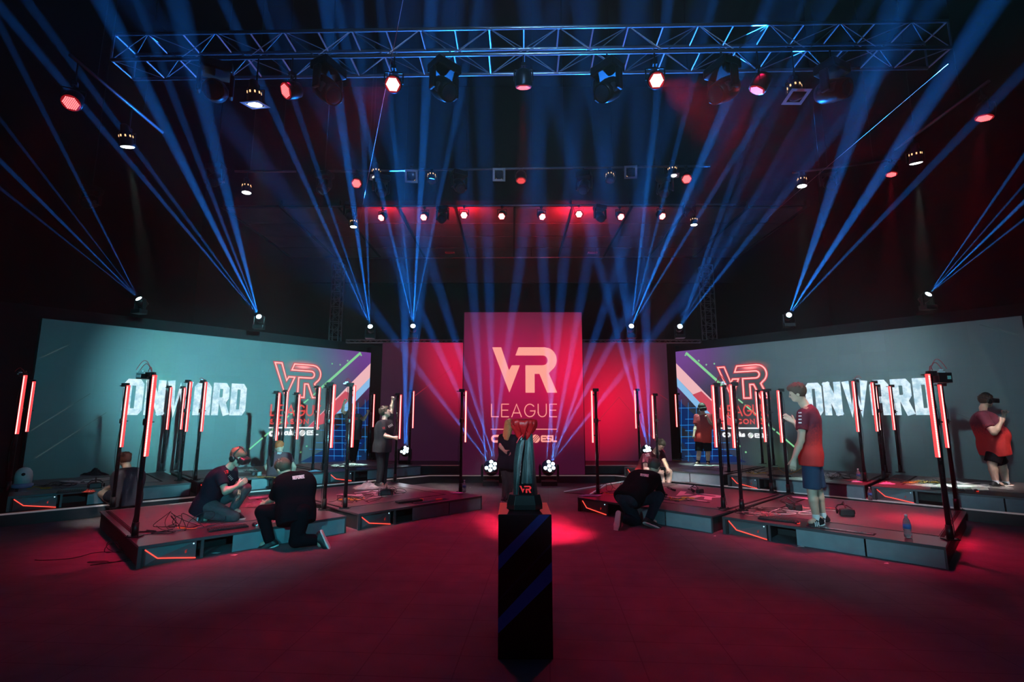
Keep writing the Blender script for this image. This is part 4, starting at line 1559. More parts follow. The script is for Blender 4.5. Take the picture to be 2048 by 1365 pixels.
def blade(left, right, y0, y1, ythick, m, name, ys):
    """ribbon between two pixel edges (lists of x for ys) bowed forward, with thickness"""
    mb = MB()
    rows = []
    for i, py in enumerate(ys):
        t = i / (len(ys) - 1)
        z = lz(py)
        xl, xr = lx(left[i], py), lx(right[i], py)
        ya, yb = y0[0] + (y0[1] - y0[0]) * t, y1[0] + (y1[1] - y1[0]) * t
        row = []
        for k in range(7):
            s = k / 6
            row.append((xl + (xr - xl) * s, ya + (yb - ya) * s - .012 * math.sin(math.pi * s), z))
        for k in range(6, -1, -1):
            s = k / 6
            row.append((xl + (xr - xl) * s, ya + (yb - ya) * s + ythick, z))
        rows.append(row)
    N = 14
    vs_ = [v for r in rows for v in r]
    fs = [(j * N + i, j * N + (i + 1) % N, (j + 1) * N + (i + 1) % N, (j + 1) * N + i) for j in range(len(rows) - 1) for i in range(N)]
    fs += [tuple(range(N - 1, -1, -1)), tuple((len(rows) - 1) * N + i for i in range(N))]
    mb.add(vs_, fs, False)
    return mb.build(name, m, tr)


ys = [1000, 985, 965, 945, 925, 905, 890, 878, 870]
blade([1027, 1026.5, 1027, 1027, 1028, 1030, 1033, 1038, 1043], [1035, 1036, 1038, 1040, 1042, 1045, 1047, 1048.5, 1049], (-.04, .0), (-.062, -.03), .05, M_CARB, 'left_blade', ys)
blade([1049, 1048, 1047, 1047, 1048, 1049, 1050, 1050, 1051], [1063, 1063, 1064, 1064.5, 1065, 1065.5, 1066, 1065, 1064], (-.035, -.02), (-.05, -.02), .04, M_CARB, 'centre_blade', [1004, 985, 965, 945, 925, 905, 890, 878, 868])
blade([1036, 1037, 1039, 1041, 1043, 1045.5, 1048, 1049, 1049.5], [1062, 1062, 1062, 1062, 1062, 1062, 1062, 1062, 1060], (-.030, -.0), (-.030, .0), .05, mat('trophy_black', (.008, .008, .01), .25), 'core', ys)
blade([1063.5, 1064, 1064.5, 1065, 1065.5, 1066, 1066, 1065, 1063], [1076.5, 1075, 1073, 1071.5, 1070, 1068.5, 1067, 1066, 1066], (-.045, -.0), (.02, .03), .05, mat('trophy_side', (.10, .075, .09), .45, .3), 'right_blade', ys)
blade([1033, 1036, 1040, 1044, 1048], [1052, 1053, 1053, 1053, 1053], (-.02, -.02), (-.03, -.03), .05, mat('trophy_black', (.008, .008, .01), .25), 'crest', [880, 874, 868, 862, 857])
MB().path([(lx(1033, 886), -.05, lz(886)), (lx(1038, 877), -.052, lz(877)), (lx(1046, 869), -.05, lz(869)), (lx(1053, 864), -.045, lz(864))], .0035, 6).build('red_edge', mat('red_edge', (.6, .02, .05), .3, emit=(1, .03, .08), es=.2), tr)
# red lettering on the lower front
mb = MB()
zb, zt = lz(984), lz(970)
xl, xr = lx(1039, 977), lx(1062, 977)
f = lambda x, y: (x, -.0665, y)
for pg in (V_POLY, R_POLY):
    tri_poly(mb, [(xl + p[0] / 1.42 * (xr - xl), zb + p[1] * (zt - zb)) for p in pg], f)
text_strokes(mb, 'LEAGUE', THIN, xl, lz(993), lz(988) - lz(993), xr - xl, .003, f, gap=.25)
text_strokes(mb, 'S  3', THIN, xl + .02, lz(998), .008, .045, .002, f, gap=.3)
mb.build('red_lettering', emat('trophy_red', (1, .03, .04), .55), tr)
MB().box(xl - .004, xr + .004, -.066, -.03, lz(1001), lz(966)).build('name_panel', mat('trophy_black', (.008, .008, .01), .25), tr)

# crumpled red cloth over the trophy top
cl_ = MB()
rows, N = [], 72
prof = [(.004, 839), (.062, 839.5), (.098, 842), (.104, 846), (.098, 852), (.082, 858), (.066, 864), (.048, 869), (.036, 873)]
rn = random.Random(3)
ph = [rn.uniform(0, 6) for _ in range(6)]
cxo = lx(1047, 850)
for j, (r, py) in enumerate(prof):
    row = []
    for i in range(N):
        a = 2 * math.pi * i / N
        k = 1 + (.03 + .022 * j) * (math.sin(5 * a + ph[0] + j * .25) * .5 + math.sin(9 * a + ph[1] - j * .3) * .4 + math.sin(14 * a + ph[2]) * .25) * (j > 0) - .10 * abs(math.sin(4.5 * a + j * .45 + ph[5])) ** 3 * (j > 1) - .05 * abs(math.sin(8.5 * a - j * .7)) ** 2 * (j > 0)
        dz = .006 * math.sin(7 * a + ph[3]) * min(j, 5) * .5 + (-.016 * max(0, math.sin(a * 3 + ph[4])) if j > 6 else 0)
        row.append((cxo + r * k * math.cos(a), r * .75 * k * math.sin(a) - .01, lz(py) + dz))
    rows.append(row)
vs_ = [v for r in rows for v in r]
fs = [(j * N + i, j * N + (i + 1) % N, (j + 1) * N + (i + 1) % N, (j + 1) * N + i) for j in range(len(rows) - 1) for i in range(N)]
cl_.add(vs_, fs, True)
c = tag(cl_.build('red_cloth', mat('red_satin', (.62, .008, .012), .38, noise=.3, nscale=40, bump=.5, bscale=45), None, (tb.x, TYc, z0)), 'crumpled red satin cloth draped over the trophy top', 'cloth')
md = c.modifiers.new('thick', 'SOLIDIFY')
md.thickness = .003

# ------------------------------------------------------------------ small things on the platforms
def bottle(p, label, lab_col=(.05, .18, .5), s=1.):
    t = thing('water_bottle', label, 'bottle', p, 0, 'plastic water bottles')
    t.scale = (s,) * 3
    link('bottle_body', cached('bottle_body', lambda: MB().lathe([(.026, 0), (.033, .008), (.033, .05), (.030, .06), (.033, .07), (.033, .13), (.026, .165), (.013, .19), (.012, .205)], 16)), mat('clear_plastic', (.9, .93, .97), .06, trans=.8), t)
    link('paper_band', cached('paper_band', lambda: MB().lathe([(.0338, .085), (.0338, .128)], 16)), mat('band%.2f' % lab_col[0], lab_col, .5), t)
    link('cap', cached('cap', lambda: MB().lathe([(.014, .203), (.014, .22), (.012, .222)], 12)), M_CONN, t)


bottle(at(1816.5, 1076, Z1), 'water bottle with blue band on the outer right front platform', s=1.18)
bottle(at(928.5, 985, Z1), 'water bottle at the foot of the lone pole left of the trophy')
bottle(at(738, 918, Z2), 'water bottle at the dark inner edge of the left wing screen')
bottle(at(1718, 962, Z2), 'water bottle with pink cap by the pole before the right title', (.6, .15, .2))
bottle(at(1741, 1001, SH), 'water bottle standing between two right wing platforms, behind the pale edge strip', (.55, .2, .25))

cabn = [0]


def cable(label, px, py, z, spread, m, loops=5, n=60, seed=0, r=.005, height=.02, sx=1., sy=.6, group='loose cables on the platforms'):
    p = at(px, py, z)
    rn = random.Random(seed)
    ph = [rn.uniform(0, 6.28) for _ in range(8)]
    pts = []
    for i in range(n * 2):
        t = i / (2 * n - 1)
        a = t * loops * 6.28
        x = spread * sx * ((t - .5) * 1.3 + .33 * math.sin(a * .7 + ph[0]) + .16 * math.sin(a * 1.9 + ph[1]))
        y = spread * sy * (.5 * math.sin(a * .6 + ph[2]) + .3 * math.cos(a * 1.3 + ph[3]))
        zz = r + height * (.5 + .5 * math.sin(a * 1.1 + ph[4])) ** 2
        pts.append((x, y, zz))
    o = MB().path(pts, r, 5).build('cable', m, None, p)
    return tag(o, label, 'cable', group)


M_CY = mat('cable_yellow', (.85, .42, .03), .45)
M_CO = mat('cable_orange', (.75, .22, .05), .45)
M_CB = mat('cable_black', (.012, .012, .014), .4)
M_CP = mat('cable_pink', (.75, .25, .25), .45)
M_CW = mat('cable_white', (.75, .72, .7), .45)
cable('black cable tangle beside the nearest left pole', 362, 1056, Z1, .42, M_CB, 6, seed=1, height=.17, r=.004)
cable('black cables running along the left front platform edge', 310, 1066, Z1, .40, M_CB, 3, seed=2, height=.02, sy=.25)
cable('orange cable in the tangle beside the nearest left pole', 372, 1058, Z1, .22, M_CO, 1, seed=3, height=.02, sy=.4)
cable('yellow cable loop beside the near pole on the inner left front platform', 700, 1000, Z1, .24, M_CY, 3, seed=4)
cable('black cable curls by the yellow loop on the inner left front platform', 716, 1004, Z1, .45, M_CB, 5, seed=5, height=.10, r=.004)
cable('black cables around the headset near the standing man', 778, 988, Z1, .34, M_CB, 6, seed=6, height=.09, r=.004)
cable('yellow cable loop behind the kneeling technician', 1361, 999, Z1, .26, M_CY, 3, seed=7)
cable('black cables around the white emblem on the right front platform', 1352, 1002, Z1, .5, M_CB, 5, seed=8, height=.03, r=.004)
cable('orange cable behind the lone pole right of the trophy', 1231, 990, Z1, .22, M_CO, 2, seed=9)
cable('black wire curls behind the lone pole right of the trophy', 1228, 984, Z1, .30, M_CB, 3, seed=10, height=.15, r=.004)
cable('pink cable bundle at the left end of the outer right front platform', 1524, 1031, Z1, .26, M_CP, 7, seed=11, height=.035)
cable('black cable loops by the near pole on the outer right front platform', 1512, 1022, Z1, .58, M_CB, 6, seed=12, height=.03, r=.004)
cable('white cable snaking behind the standing player feet', 1608, 1026, Z1, .62, M_CW, 3, seed=13, height=.015, sy=.5)
cable('pink cable end beside the headset on the outer right front platform', 1625, 1018, Z1, .3, M_CP, 2, seed=14)
cable('orange cable on the left wing back platform under the ONWARD title', 462, 961, Z2, .30, M_CO, 3, seed=15, sy=.3)
cable('orange cable beside the red-haired person', 552, 960 - 4, Z2, .42, M_CO, 3, seed=16, sy=.3)
cable('orange cable bits behind the dome camera', 85, 978, Z2, .28, M_CY, 2, seed=17, sy=.3)
cable('tangle of black cables on the outermost left platform', 105, 974, Z2, .5, M_CB, 7, seed=18, height=.06, r=.004)
cable('yellow cable by the lower right player hand', 1590, 948, Z2, .34, M_CY, 1, seed=19, height=.2, sy=.3)
cable('yellow cable on the middle right back platform', 1510, 948, Z2, .2, M_CY, 2, seed=20)
cable('black cable heap on the middle right back platform', 1505, 946, Z2, .32, M_CB, 5, seed=21, height=.06, r=.004)
cable('black cable heap beside the bottle on the middle right back platform', 1680, 958, Z2, .36, M_CB, 6, seed=22, height=.10, r=.004)
cable('orange cable on the outermost right back platform', 1852, 966, Z2, .50, M_CY, 4, seed=23, sy=.3)
cable('black cable curls on the outermost right back platform', 1860, 968, Z2, .55, M_CB, 6, seed=24, height=.07, r=.004, sy=.4)
cable('black cables and blue plug on the innermost left back platform', 688, 936, Z2, .5, M_CB, 7, seed=25, height=.07, r=.004)
cable('yellow cable behind the player with arms down on the right wing', 1360, 923, Z2, .25, M_CY, 1, seed=26, sy=.3)
cable('black cable lying on the dark floor left of the front platform', 205, 1120, 0, .7, M_CB, 2, seed=27, height=.0, r=.004)
cable('black cables under the left front platform corner', 235, 1105, 0, .22, M_CB, 3, seed=28, height=.12, r=.004)


def vr_headset_prop(p, rz, label, s=1.):
    t = thing('vr_headset', label, 'headset', p, rz, 'headsets lying on the platforms')
    t.scale = (s,) * 3
    link('visor', cached('visor', lambda: MB().prism([(-.09, .01), (.09, .01), (.085, .10), (.04, .11), (-.04, .11), (-.085, .10)], -.05, .05)), M_PLAST, t, bevel=.015)
    def strap():
        mb = MB()
        mb.path([(-.085, .04, .06), (-.10, .12, .09), (-.06, .21, .12), (0, .235, .13), (.06, .21, .12), (.10, .12, .09), (.085, .04, .06)], .010, 6)
        mb.path([(0, .03, .11), (0, .13, .18), (0, .23, .13)], .010, 6)
        return mb
    link('strap', cached('strap', strap), M_PLAST, t)
    for s_ in (-1, 1):
        link('earpiece', cached('earpiece%d' % s_, lambda: MB().lathe([(.02, 0), (.034, .004), (.034, .018), (.02, .022)], 12, Matrix.Translation((s_ * .105, .11, .05)) @ Matrix.Rotation(math.pi / 2, 4, 'Y'))), M_PLAST, t)
    return t


vr_headset_prop(at(1596, 1022, Z1), R(70), 'headset lying left of the standing player feet')
vr_headset_prop(at(1694, 1034, Z1), R(-20), 'headset lying right of the standing player on the dark deck', 1.0)
vr_headset_prop(at(771, 992, Z1), R(200), 'headset lying in front of the standing man in black', 1.1)
vr_headset_prop(at(518, 953, Z2), R(120), 'headset lying on the middle left back platform')
vr_headset_prop(at(190, 979, Z2), R(40), 'headset lying before the squatting man, red pad beside it')
vr_headset_prop(at(1400, 988, Z1), R(30), 'small headset lying on the white emblem of the right front platform', .8)


def controller(p, rz, label, m=None):
    t = thing('hand_controller', label, 'controller', p, rz, 'hand controllers on the platforms')
    link('grip', cached('grip', lambda: MB().path([(0, -.05, .02), (0, 0, .025), (0, .04, .04)], .018, 8)), m or M_PLAST, t)
    link('tracking_ring', cached('tracking_ring', lambda: MB().path([(.055 * math.cos(a), .06 + .05 * math.sin(a), .05 + .02 * math.sin(a)) for a in [i * .33 for i in range(20)]], .006, 6)), m or M_PLAST, t)


controller(at(1346, 983, Z1), 1, 'controller lying left on the white emblem by the seated player foot')
controller(at(1386, 985, Z1), 2.2, 'controller lying in the middle of the right front white emblem')
controller(at(1330, 992, Z1), .4, 'red and black controller at the seated player foot', mat('ctrl_red', (.5, .05, .03), .4))
controller(at(786, 984, Z1), .4, 'controller beside the headset at the standing man feet')


def keyboard(p, rz, label):
    t = thing('keyboard', label, 'keyboard', p, rz, 'keyboards on the platform edges')
    link('case', cached('kcase', lambda: MB().box(-.22, .22, -.07, .07, 0, .02)), M_PLAST, t, bevel=.004)
    def keys():
        mb = MB()
        for i in range(15):
            for j in range(5):
                mb.box(-.21 + i * .028, -.187 + i * .028, -.06 + j * .024, -.041 + j * .024, .02, .027)
        return mb
    tag(link('key', cached('keys', keys), mat('keys', (.03, .03, .032), .5), t), kind='stuff')


def mouse(p, rz, label, col=(1, .04, .02)):
    t = thing('computer_mouse', label, 'mouse', p, rz, 'computer mice on the platform edges')
    link('shell', cached('shell', lambda: MB().sphere((0, 0, .006), .06, 14, sz=(.55, 1, .5))), M_PLAST, t)
    link('glow_strip', cached('glow%.1f' % col[0], lambda: MB().path([(.034 * math.cos(a), .061 * math.sin(a), .006) for a in [i * .32 - 1.5 for i in range(12)]], .004, 5)), emat('mouse_glow%.1f' % col[0], col, 1.4), t)


keyboard(at(1553, 1041, Z1), R(-38), 'black keyboard on the outer right front platform edge')
mouse(at(1594, 1047, Z1), R(-30), 'mouse glowing red beside the keyboard near the standing player')
keyboard(at(818, 1004, Z1), R(38), 'black keyboard on the inner left front platform edge')
keyboard(at(456, 1058, Z1), R(40), 'black keyboard on the outer left front platform edge, before the kneeling player')
mouse(at(509, 1051, Z1), R(40), 'mouse with cyan glow beside the referee knee', (.1, .8, 1))
keyboard(at(150, 984, Z2), R(38), 'black keyboard on the outermost left back platform')
mouse(at(178, 983, Z2), R(38), 'mouse with red glow on the outermost left back platform')
keyboard(at(1895, 980, Z2), R(-40), 'black keyboard on the outermost right back platform')
mouse(at(1952, 983, Z2), R(-40), 'mouse glowing red near the far right player shoes')
keyboard(at(1560, 953, Z2), R(-40), 'black keyboard on the middle right back platform')
# tape roll and orange tool on the inner left platform edge
o = MB().lathe([(.025, 0), (.04, 0), (.04, .022), (.025, .022), (.025, 0)], 16).build('tape_roll', M_CY, None, at(842, 1001, Z1))
tag(o, 'yellow tape roll on the inner left front platform edge', 'tape')
o = MB().box(-.06, .06, -.018, .018, 0, .018).build('utility_knife', M_CO, None, at(878, 1000, Z1), (0, 0, R(30)), .004)
tag(o, 'orange utility knife on the inner left front platform edge', 'knife')

# dome camera
p = at(44, 976, Z2)
t = thing('dome_camera', 'white dome camera at the outermost left platform end', 'camera', p)
MB().lathe([(.13, 0), (.14, .02), (.14, .06), (.12, .075)], 24).build('base', mat('dome_base', (.25, .28, .5), .4), t)
MB().lathe([(.115, .07), (.118, .20), (.105, .27), (.07, .32), (.03, .338), (.001, .342)], 24).build('dome_shell', mat('dome_white', (.82, .80, .80), .35), t)
MB().lathe([(.026, 0), (.026, .012), (.001, .013)], 14, Matrix.Translation((.075, -.088, .23)) @ Matrix.Rotation(R(90), 4, 'X') @ Matrix.Rotation(R(40), 4, 'Y')).build('lens', M_PLAST, t)


# crumpled cloths
def heap(label, px, py, z, sx, sy, h, m, seed, cat='cloth', name='crumpled_cloth'):
    p = at(px, py, z)
    rn = random.Random(seed)
    ph = [rn.uniform(0, 6.28) for _ in range(10)]
    NX, NY = 26, 18
    vs_, fs = [], []
    for j in range(NY + 1):
        for i in range(NX + 1):
            u, v = i / NX * 2 - 1, j / NY * 2 - 1
            rr = math.sqrt(u * u + v * v)
            k = max(0, 1 - rr ** 2 * .8)
            f_ = .55 + .25 * math.sin(5 * u + 4 * v + ph[0]) + .2 * math.sin(9 * v - 6 * u + ph[1]) + .12 * math.sin(15 * u + ph[2]) * math.sin(13 * v + ph[3])
            wob = 1 + .12 * math.sin(4 * math.atan2(v, u) + ph[4]) + .07 * math.sin(9 * math.atan2(v, u) + ph[5])
            mu = max(abs(u), abs(v)) or 1
            cu, cv = u / (rr or 1) * mu, v / (rr or 1) * mu
            vs_.append((cu * sx * wob, cv * sy * wob, h * k * f_ * (1 - .9 * mu ** 4) + .002))
    for j in range(NY):
        for i in range(NX):
            a = j * (NX + 1) + i
            fs.append((a, a + 1, a + NX + 2, a + NX + 1))
    o = MB().add(vs_, fs, True).build(name, m, None, p)
    md = o.modifiers.new('thick', 'SOLIDIFY')
    md.thickness = .004
    md.offset = 1
    return tag(o, label, cat)


M_GREY = mat('grey_fabric', (.42, .38, .36), .8, noise=.4, nscale=14, bump=.5, bscale=40)
heap('crumpled grey jacket at the feet of the man reaching up a pole', 733, 977, Z1, .26, .2, .13, M_GREY, 1, 'jacket', 'jacket')
heap('crumpled grey jacket between the headset player and the referee', 512, 1012, Z1, .26, .18, .09, mat('grey_fabric_dark', (.24, .2, .21), .8, noise=.4, nscale=14), 2, 'jacket', 'jacket')
M_TOWEL = mat('blue_towel', (.45, .62, .85), .8, noise=.15, nscale=12)
heap('pale blue cloth at the foot of the pole on the middle left back platform', 630, 943.5, Z2, .16, .07, .03, M_TOWEL, 3)
heap('pale blue cloth at the left corner of the outermost right back platform', 1774, 969, Z2, .14, .08, .04, M_TOWEL, 4)
heap('pale blue cloth beside the pole and bottle on the middle right back platform', 1712, 965, Z2, .11, .05, .03, M_TOWEL, 5)
heap('lilac cloth at the foot of the lone pole right of the trophy', 1181, 992, Z1, .19, .10, .012, mat('lilac_cloth', (.55, .5, .8), .8), 6)
heap('lilac cloth at the foot of the lone pole left of the trophy', 915, 987, Z1, .13, .07, .012, mat('lilac_cloth', (.55, .5, .8), .8), 7)
heap('dark bag lying at the foot of the left wing screen', 190, 951, Z2 - .02, .26, .10, .15, mat('bag_black', (.02, .02, .022), .7), 8, 'bag', 'bag')
heap('red pad lying before the squatting man', 178, 985, Z2, .10, .06, .05, mat('red_pad', (.6, .04, .03), .5), 9, 'pad', 'red_pad')

# pale sheets and bars of vinyl on the back platforms
def sheet(label, pts, z, name='vinyl_sheet'):
    q = [at(x, y, z) for x, y in pts]
    c = sum(q, Vector()) / len(q)
    mb = MB()
    n = len(q)
    L = [v - c for v in q]
    mb.add([(v.x, v.y, 0) for v in L] + [(v.x, v.y, .004) for v in L], [tuple(range(n)), tuple(range(n, 2 * n))] + [(i, (i + 1) % n, n + (i + 1) % n, n + i) for i in range(n)])
    o = mb.build(name, M_PAPER, None, c)
    return tag(o, label, 'sheet', 'white strips and sheets on the platforms')


sheet('white strip on the outermost left platform, nearer one', [(138, 961), (160, 963), (161, 967), (150, 967)], Z2 + .001)
sheet('long white strip on the outermost left platform', [(168, 963), (236, 957), (236, 959.5), (170, 966)], Z2 + .001)
sheet('second long white strip behind the squatting man', [(184, 958.5), (236, 954.5), (236, 956), (186, 960.5)], Z2 + .001)
sheet('white strips behind the headset on the middle left back platform', [(520, 950), (566, 947), (560, 953), (524, 954.5)], Z2 + .001)
sheet('white floor strip below the lifted arm player on the left wing', [(661, 932), (690, 932), (690, 935), (664, 934)], Z2 + .003)
sheet('white floor strip under the feet of the player with raised arms', [(690, 926), (735, 930), (724, 932), (686, 929)], Z2 + .003)
sheet('white floor emblem piece left of the headset player shoes on the right', [(1885, 968), (1902, 971), (1915, 976), (1897, 974)], Z2 + .003)
sheet('long white floor strip beside the far right player shoes', [(1912, 971), (1975, 970), (1980, 975), (1915, 974)], Z2 + .003)
sheet('white floor bar in front of the far right player shoes', [(1942, 977), (1975, 976), (1978, 981), (1946, 981)], Z2 + .003)
sheet('white floor piece right of the standing player legs', [(1640, 950), (1672, 946), (1678, 949), (1655, 954)], Z2 + .003)
sheet('pale strip at the back of the outer right front platform', [(1583, 993), (1620, 997), (1622, 1000), (1586, 996)], Z1 + .001)
sheet('white strip at the back of the outer left front platform', [(496, 996), (536, 992), (536, 996), (500, 1000)], Z1 + .001)
sheet('small white card beside the kneeling headset player knee', [(476, 1038), (492, 1037), (490, 1040), (473, 1041)], Z1 + .001)
sheet('white card on the edge behind the referee leg', [(550, 1040), (570, 1038), (567, 1045), (545, 1047)], Z1 + .001)

# white floor scraps
for i, (x, y, s) in enumerate(((432, 1107, .05), (468, 1111, .04), (1601, 1094, .05), (1772, 1128, .03), (1429, 1073, .02), (940, 976, .02))):
    o = MB().add([(-s, -s * .4, .004), (s * .7, -s * .6, .002), (s, s * .4, .006), (-s * .4, s * .5, .002)], [(0, 1, 2, 3)]).build('paper_scrap', M_PAPER, None, at(x, y, 0))
    tag(o, ('white scrap on the floor before the left fascia', 'smaller white scrap beside the one before the left fascia', 'white scrap on the floor below the standing player',
            'white scrap on the floor below the water bottle', 'tiny scrap between the two right front platforms', 'tiny scrap on the floor beside the left six-eyed lamp')[i], 'paper', 'paper scraps on the floor')

# ramp beside the inner right platform
t = thing('ramp', 'black ramp with white edges behind the lone pole right of the trophy', 'ramp', (0, 0, 0))
q = [at(1131, 976, .0), at(1222, 966, .12), at(1300, 958, .22), at(1320, 972, .22), at(1230, 988, .12), at(1150, 985, 0)]
a_, b_, c_, d_ = at(1128, 984, .0), at(1255, 963, .20), at(1300, 968, .20), at(1190, 990, .02)
mb = MB()
T = [Vector(v) for v in (at(1128, 985, .01), at(1262, 962, .18), at(1312, 967, .18), at(1180, 990, .01))]
mb.add([tuple(v) for v in T] + [(v.x, v.y, 0) for v in T], [(0, 1, 2, 3), (4, 7, 6, 5), (0, 4, 5, 1), (1, 5, 6, 2), (2, 6, 7, 3), (3, 7, 4, 0)])
mb.build('ramp_deck', M_MARGIN, t)
for i, (p, q) in enumerate(((T[0], T[1]), (T[3], T[0] + (T[3] - T[0]) * .0 + (T[1] - T[0]) * .62))):
    MB().tube(p + Vector((0, 0, .012)), q + Vector((0, 0, .012)), .014, n=6).build('edge_strip', mat('ramp_edge', (.85, .85, .88), .4, emit=(.7, .7, 1), es=.08), t)

# ------------------------------------------------------------------ people
class Field:
    def __init__(s, lo, hi, h):
        s.h = h
        s.lo = np.array(lo, np.float32)
        s.n = np.ceil((np.array(hi) - np.array(lo)) / h).astype(int) + 1
        s.V = np.full(tuple(s.n), 1.0, np.float32)

    def _win(s, lo, hi):
        a = np.clip(np.floor((np.array(lo) - s.lo) / s.h).astype(int), 0, s.n)
        b = np.clip(np.ceil((np.array(hi) - s.lo) / s.h).astype(int) + 1, 0, s.n)
        if (b <= a).any(): return None
        g = [s.lo[i] + s.h * np.arange(a[i], b[i], dtype=np.float32) for i in range(3)]
        X, Y, Z = g[0][:, None, None], g[1][None, :, None], g[2][None, None, :]
        return (slice(a[0], b[0]), slice(a[1], b[1]), slice(a[2], b[2])), X, Y, Z

    def _mix(s, sl, d, k):
        v = s.V[sl]
        if k > 0:
            hh = np.maximum(k - np.abs(v - d), 0) / k
            s.V[sl] = np.minimum(v, d) - hh * hh * k * .25
        else:
            s.V[sl] = np.minimum(v, d)

    def cone(s, a, b, r1, r2, k=.02, planes=()):
        a, b = np.array(a, float), np.array(b, float)
        m = max(r1, r2) + k + s.h * 2
        wdw = s._win(np.minimum(a, b) - m, np.maximum(a, b) + m)
        if wdw is None: return
        sl, X, Y, Z = wdw
        d = b - a
        L2 = max(float(d @ d), 1e-9)
        t = np.clip(((X - a[0]) * d[0] + (Y - a[1]) * d[1] + (Z - a[2]) * d[2]) / L2, 0, 1)
        q = np.sqrt((X - a[0] - t * d[0]) ** 2 + (Y - a[1] - t * d[1]) ** 2 + (Z - a[2] - t * d[2]) ** 2) - (r1 + (r2 - r1) * t)
        for p, n in planes:
            q = np.maximum(q, (X - p[0]) * n[0] + (Y - p[1]) * n[1] + (Z - p[2]) * n[2])
        s._mix(sl, q.astype(np.float32), k)

    def ell(s, c, ax, rad, k=.02, planes=()):
        """ax: three unit vectors, rad: three radii"""
        c = np.array(c, float)
        m = max(rad) + k + s.h * 2
        wdw = s._win(c - m, c + m)
        if wdw is None: return
        sl, X, Y, Z = wdw
        X, Y, Z = X - c[0], Y - c[1], Z - c[2]
        k0 = k1 = 0
        for v, r in zip(ax, rad):
            u = X * v[0] + Y * v[1] + Z * v[2]
            k0 = k0 + (u / r) ** 2
            k1 = k1 + (u / r ** 2) ** 2
        k0, k1 = np.sqrt(k0), np.sqrt(k1) + 1e-6
        q = k0 * (k0 - 1) / k1
        for p, n in planes:
            q = np.maximum(q, (X + c[0] - p[0]) * n[0] + (Y + c[1] - p[1]) * n[1] + (Z + c[2] - p[2]) * n[2])
        s._mix(sl, q.astype(np.float32), k)

    def cut(s, p, n):
        g = [s.lo[i] + s.h * np.arange(s.n[i], dtype=np.float32) for i in range(3)]
        q = (g[0][:, None, None] - p[0]) * n[0] + (g[1][None, :, None] - p[1]) * n[1] + (g[2][None, None, :] - p[2]) * n[2]
        s.V = np.maximum(s.V, q.astype(np.float32))

    def mesh(s, name, base):
        V = s.V
        ins = V < 0
        c = ins[:-1, :-1, :-1].astype(np.int8)
        for i in (0, 1):
            for j in (0, 1):
                for k in (0, 1):
                    if i + j + k:
                        c = c + ins[i:i + V.shape[0] - 1, j:j + V.shape[1] - 1, k:k + V.shape[2] - 1]
        act = (c > 0) & (c < 8)
        I, J, K = np.nonzero(act)
        idx = np.full(act.shape, -1, np.int64)
        idx[I, J, K] = np.arange(len(I))
        P = np.zeros((len(I), 3))
        cnt = np.zeros(len(I))
        cor = [(i, j, k) for i in (0, 1) for j in (0, 1) for k in (0, 1)]
        for a in range(8):
            for b in range(a + 1, 8):
                A, B = cor[a], cor[b]
                if sum(abs(x - y) for x, y in zip(A, B)) != 1: continue
                va, vb = V[I + A[0], J + A[1], K + A[2]], V[I + B[0], J + B[1], K + B[2]]
                m = (va < 0) != (vb < 0)
                t = np.where(m, va / np.where(m, va - vb, 1), 0)
                for x in range(3):
                    P[:, x] += np.where(m, A[x] + (B[x] - A[x]) * t, 0)
                cnt += m
        P /= cnt[:, None]
        P = (P + np.stack([I, J, K], 1)) * s.h + s.lo - np.array(base)
        F = []
        for ax in range(3):
            sl0 = [slice(None)] * 3
            sl1 = [slice(None)] * 3
            sl0[ax], sl1[ax] = slice(0, -1), slice(1, None)
            e = ins[tuple(sl0)] != ins[tuple(sl1)]
            G = list(np.nonzero(e))
            o1, o2 = (ax + 1) % 3, (ax + 2) % 3
            ok = (G[o1] > 0) & (G[o2] > 0) & (G[o1] < act.shape[o1]) & (G[o2] < act.shape[o2])
            G = [g[ok] for g in G]
            flip = ins[tuple(G)]
            qs = []
            for d1, d2 in ((1, 1), (0, 1), (0, 0), (1, 0)):
                H = list(G)
                H[o1] = G[o1] - d1
                H[o2] = G[o2] - d2
                qs.append(idx[tuple(H)])
            Q = np.stack(qs, 1)
            Q[~flip] = Q[~flip][:, ::-1]
            F.append(Q)
        F = np.concatenate(F)
        F = F[(F >= 0).all(1)]
        me = bpy.data.meshes.new(name)
        me.vertices.add(len(P))
        me.vertices.foreach_set('co', P.astype(np.float32).ravel())
        me.loops.add(len(F) * 4)
        me.loops.foreach_set('vertex_index', F.astype(np.int32).ravel())
        me.polygons.add(len(F))
        me.polygons.foreach_set('loop_start', np.arange(len(F), dtype=np.int32) * 4)
        me.polygons.foreach_set('loop_total', np.full(len(F), 4, np.int32))
        me.polygons.foreach_set('use_smooth', np.ones(len(F), bool))
        me.update(calc_edges=True)
        me.validate()
        return me


M_SKIN = mat('skin', (.60, .36, .27), .55, noise=.06, nscale=30)
M_LIP = mat('lip', (.42, .14, .12), .5)
M_EYE = mat('eye', (.03, .02, .02), .3)


def hair_mat(c):
    return mat('hair_%.2f' % c[0], c, .7, noise=.35, nscale=60, bump=.2, bscale=160)


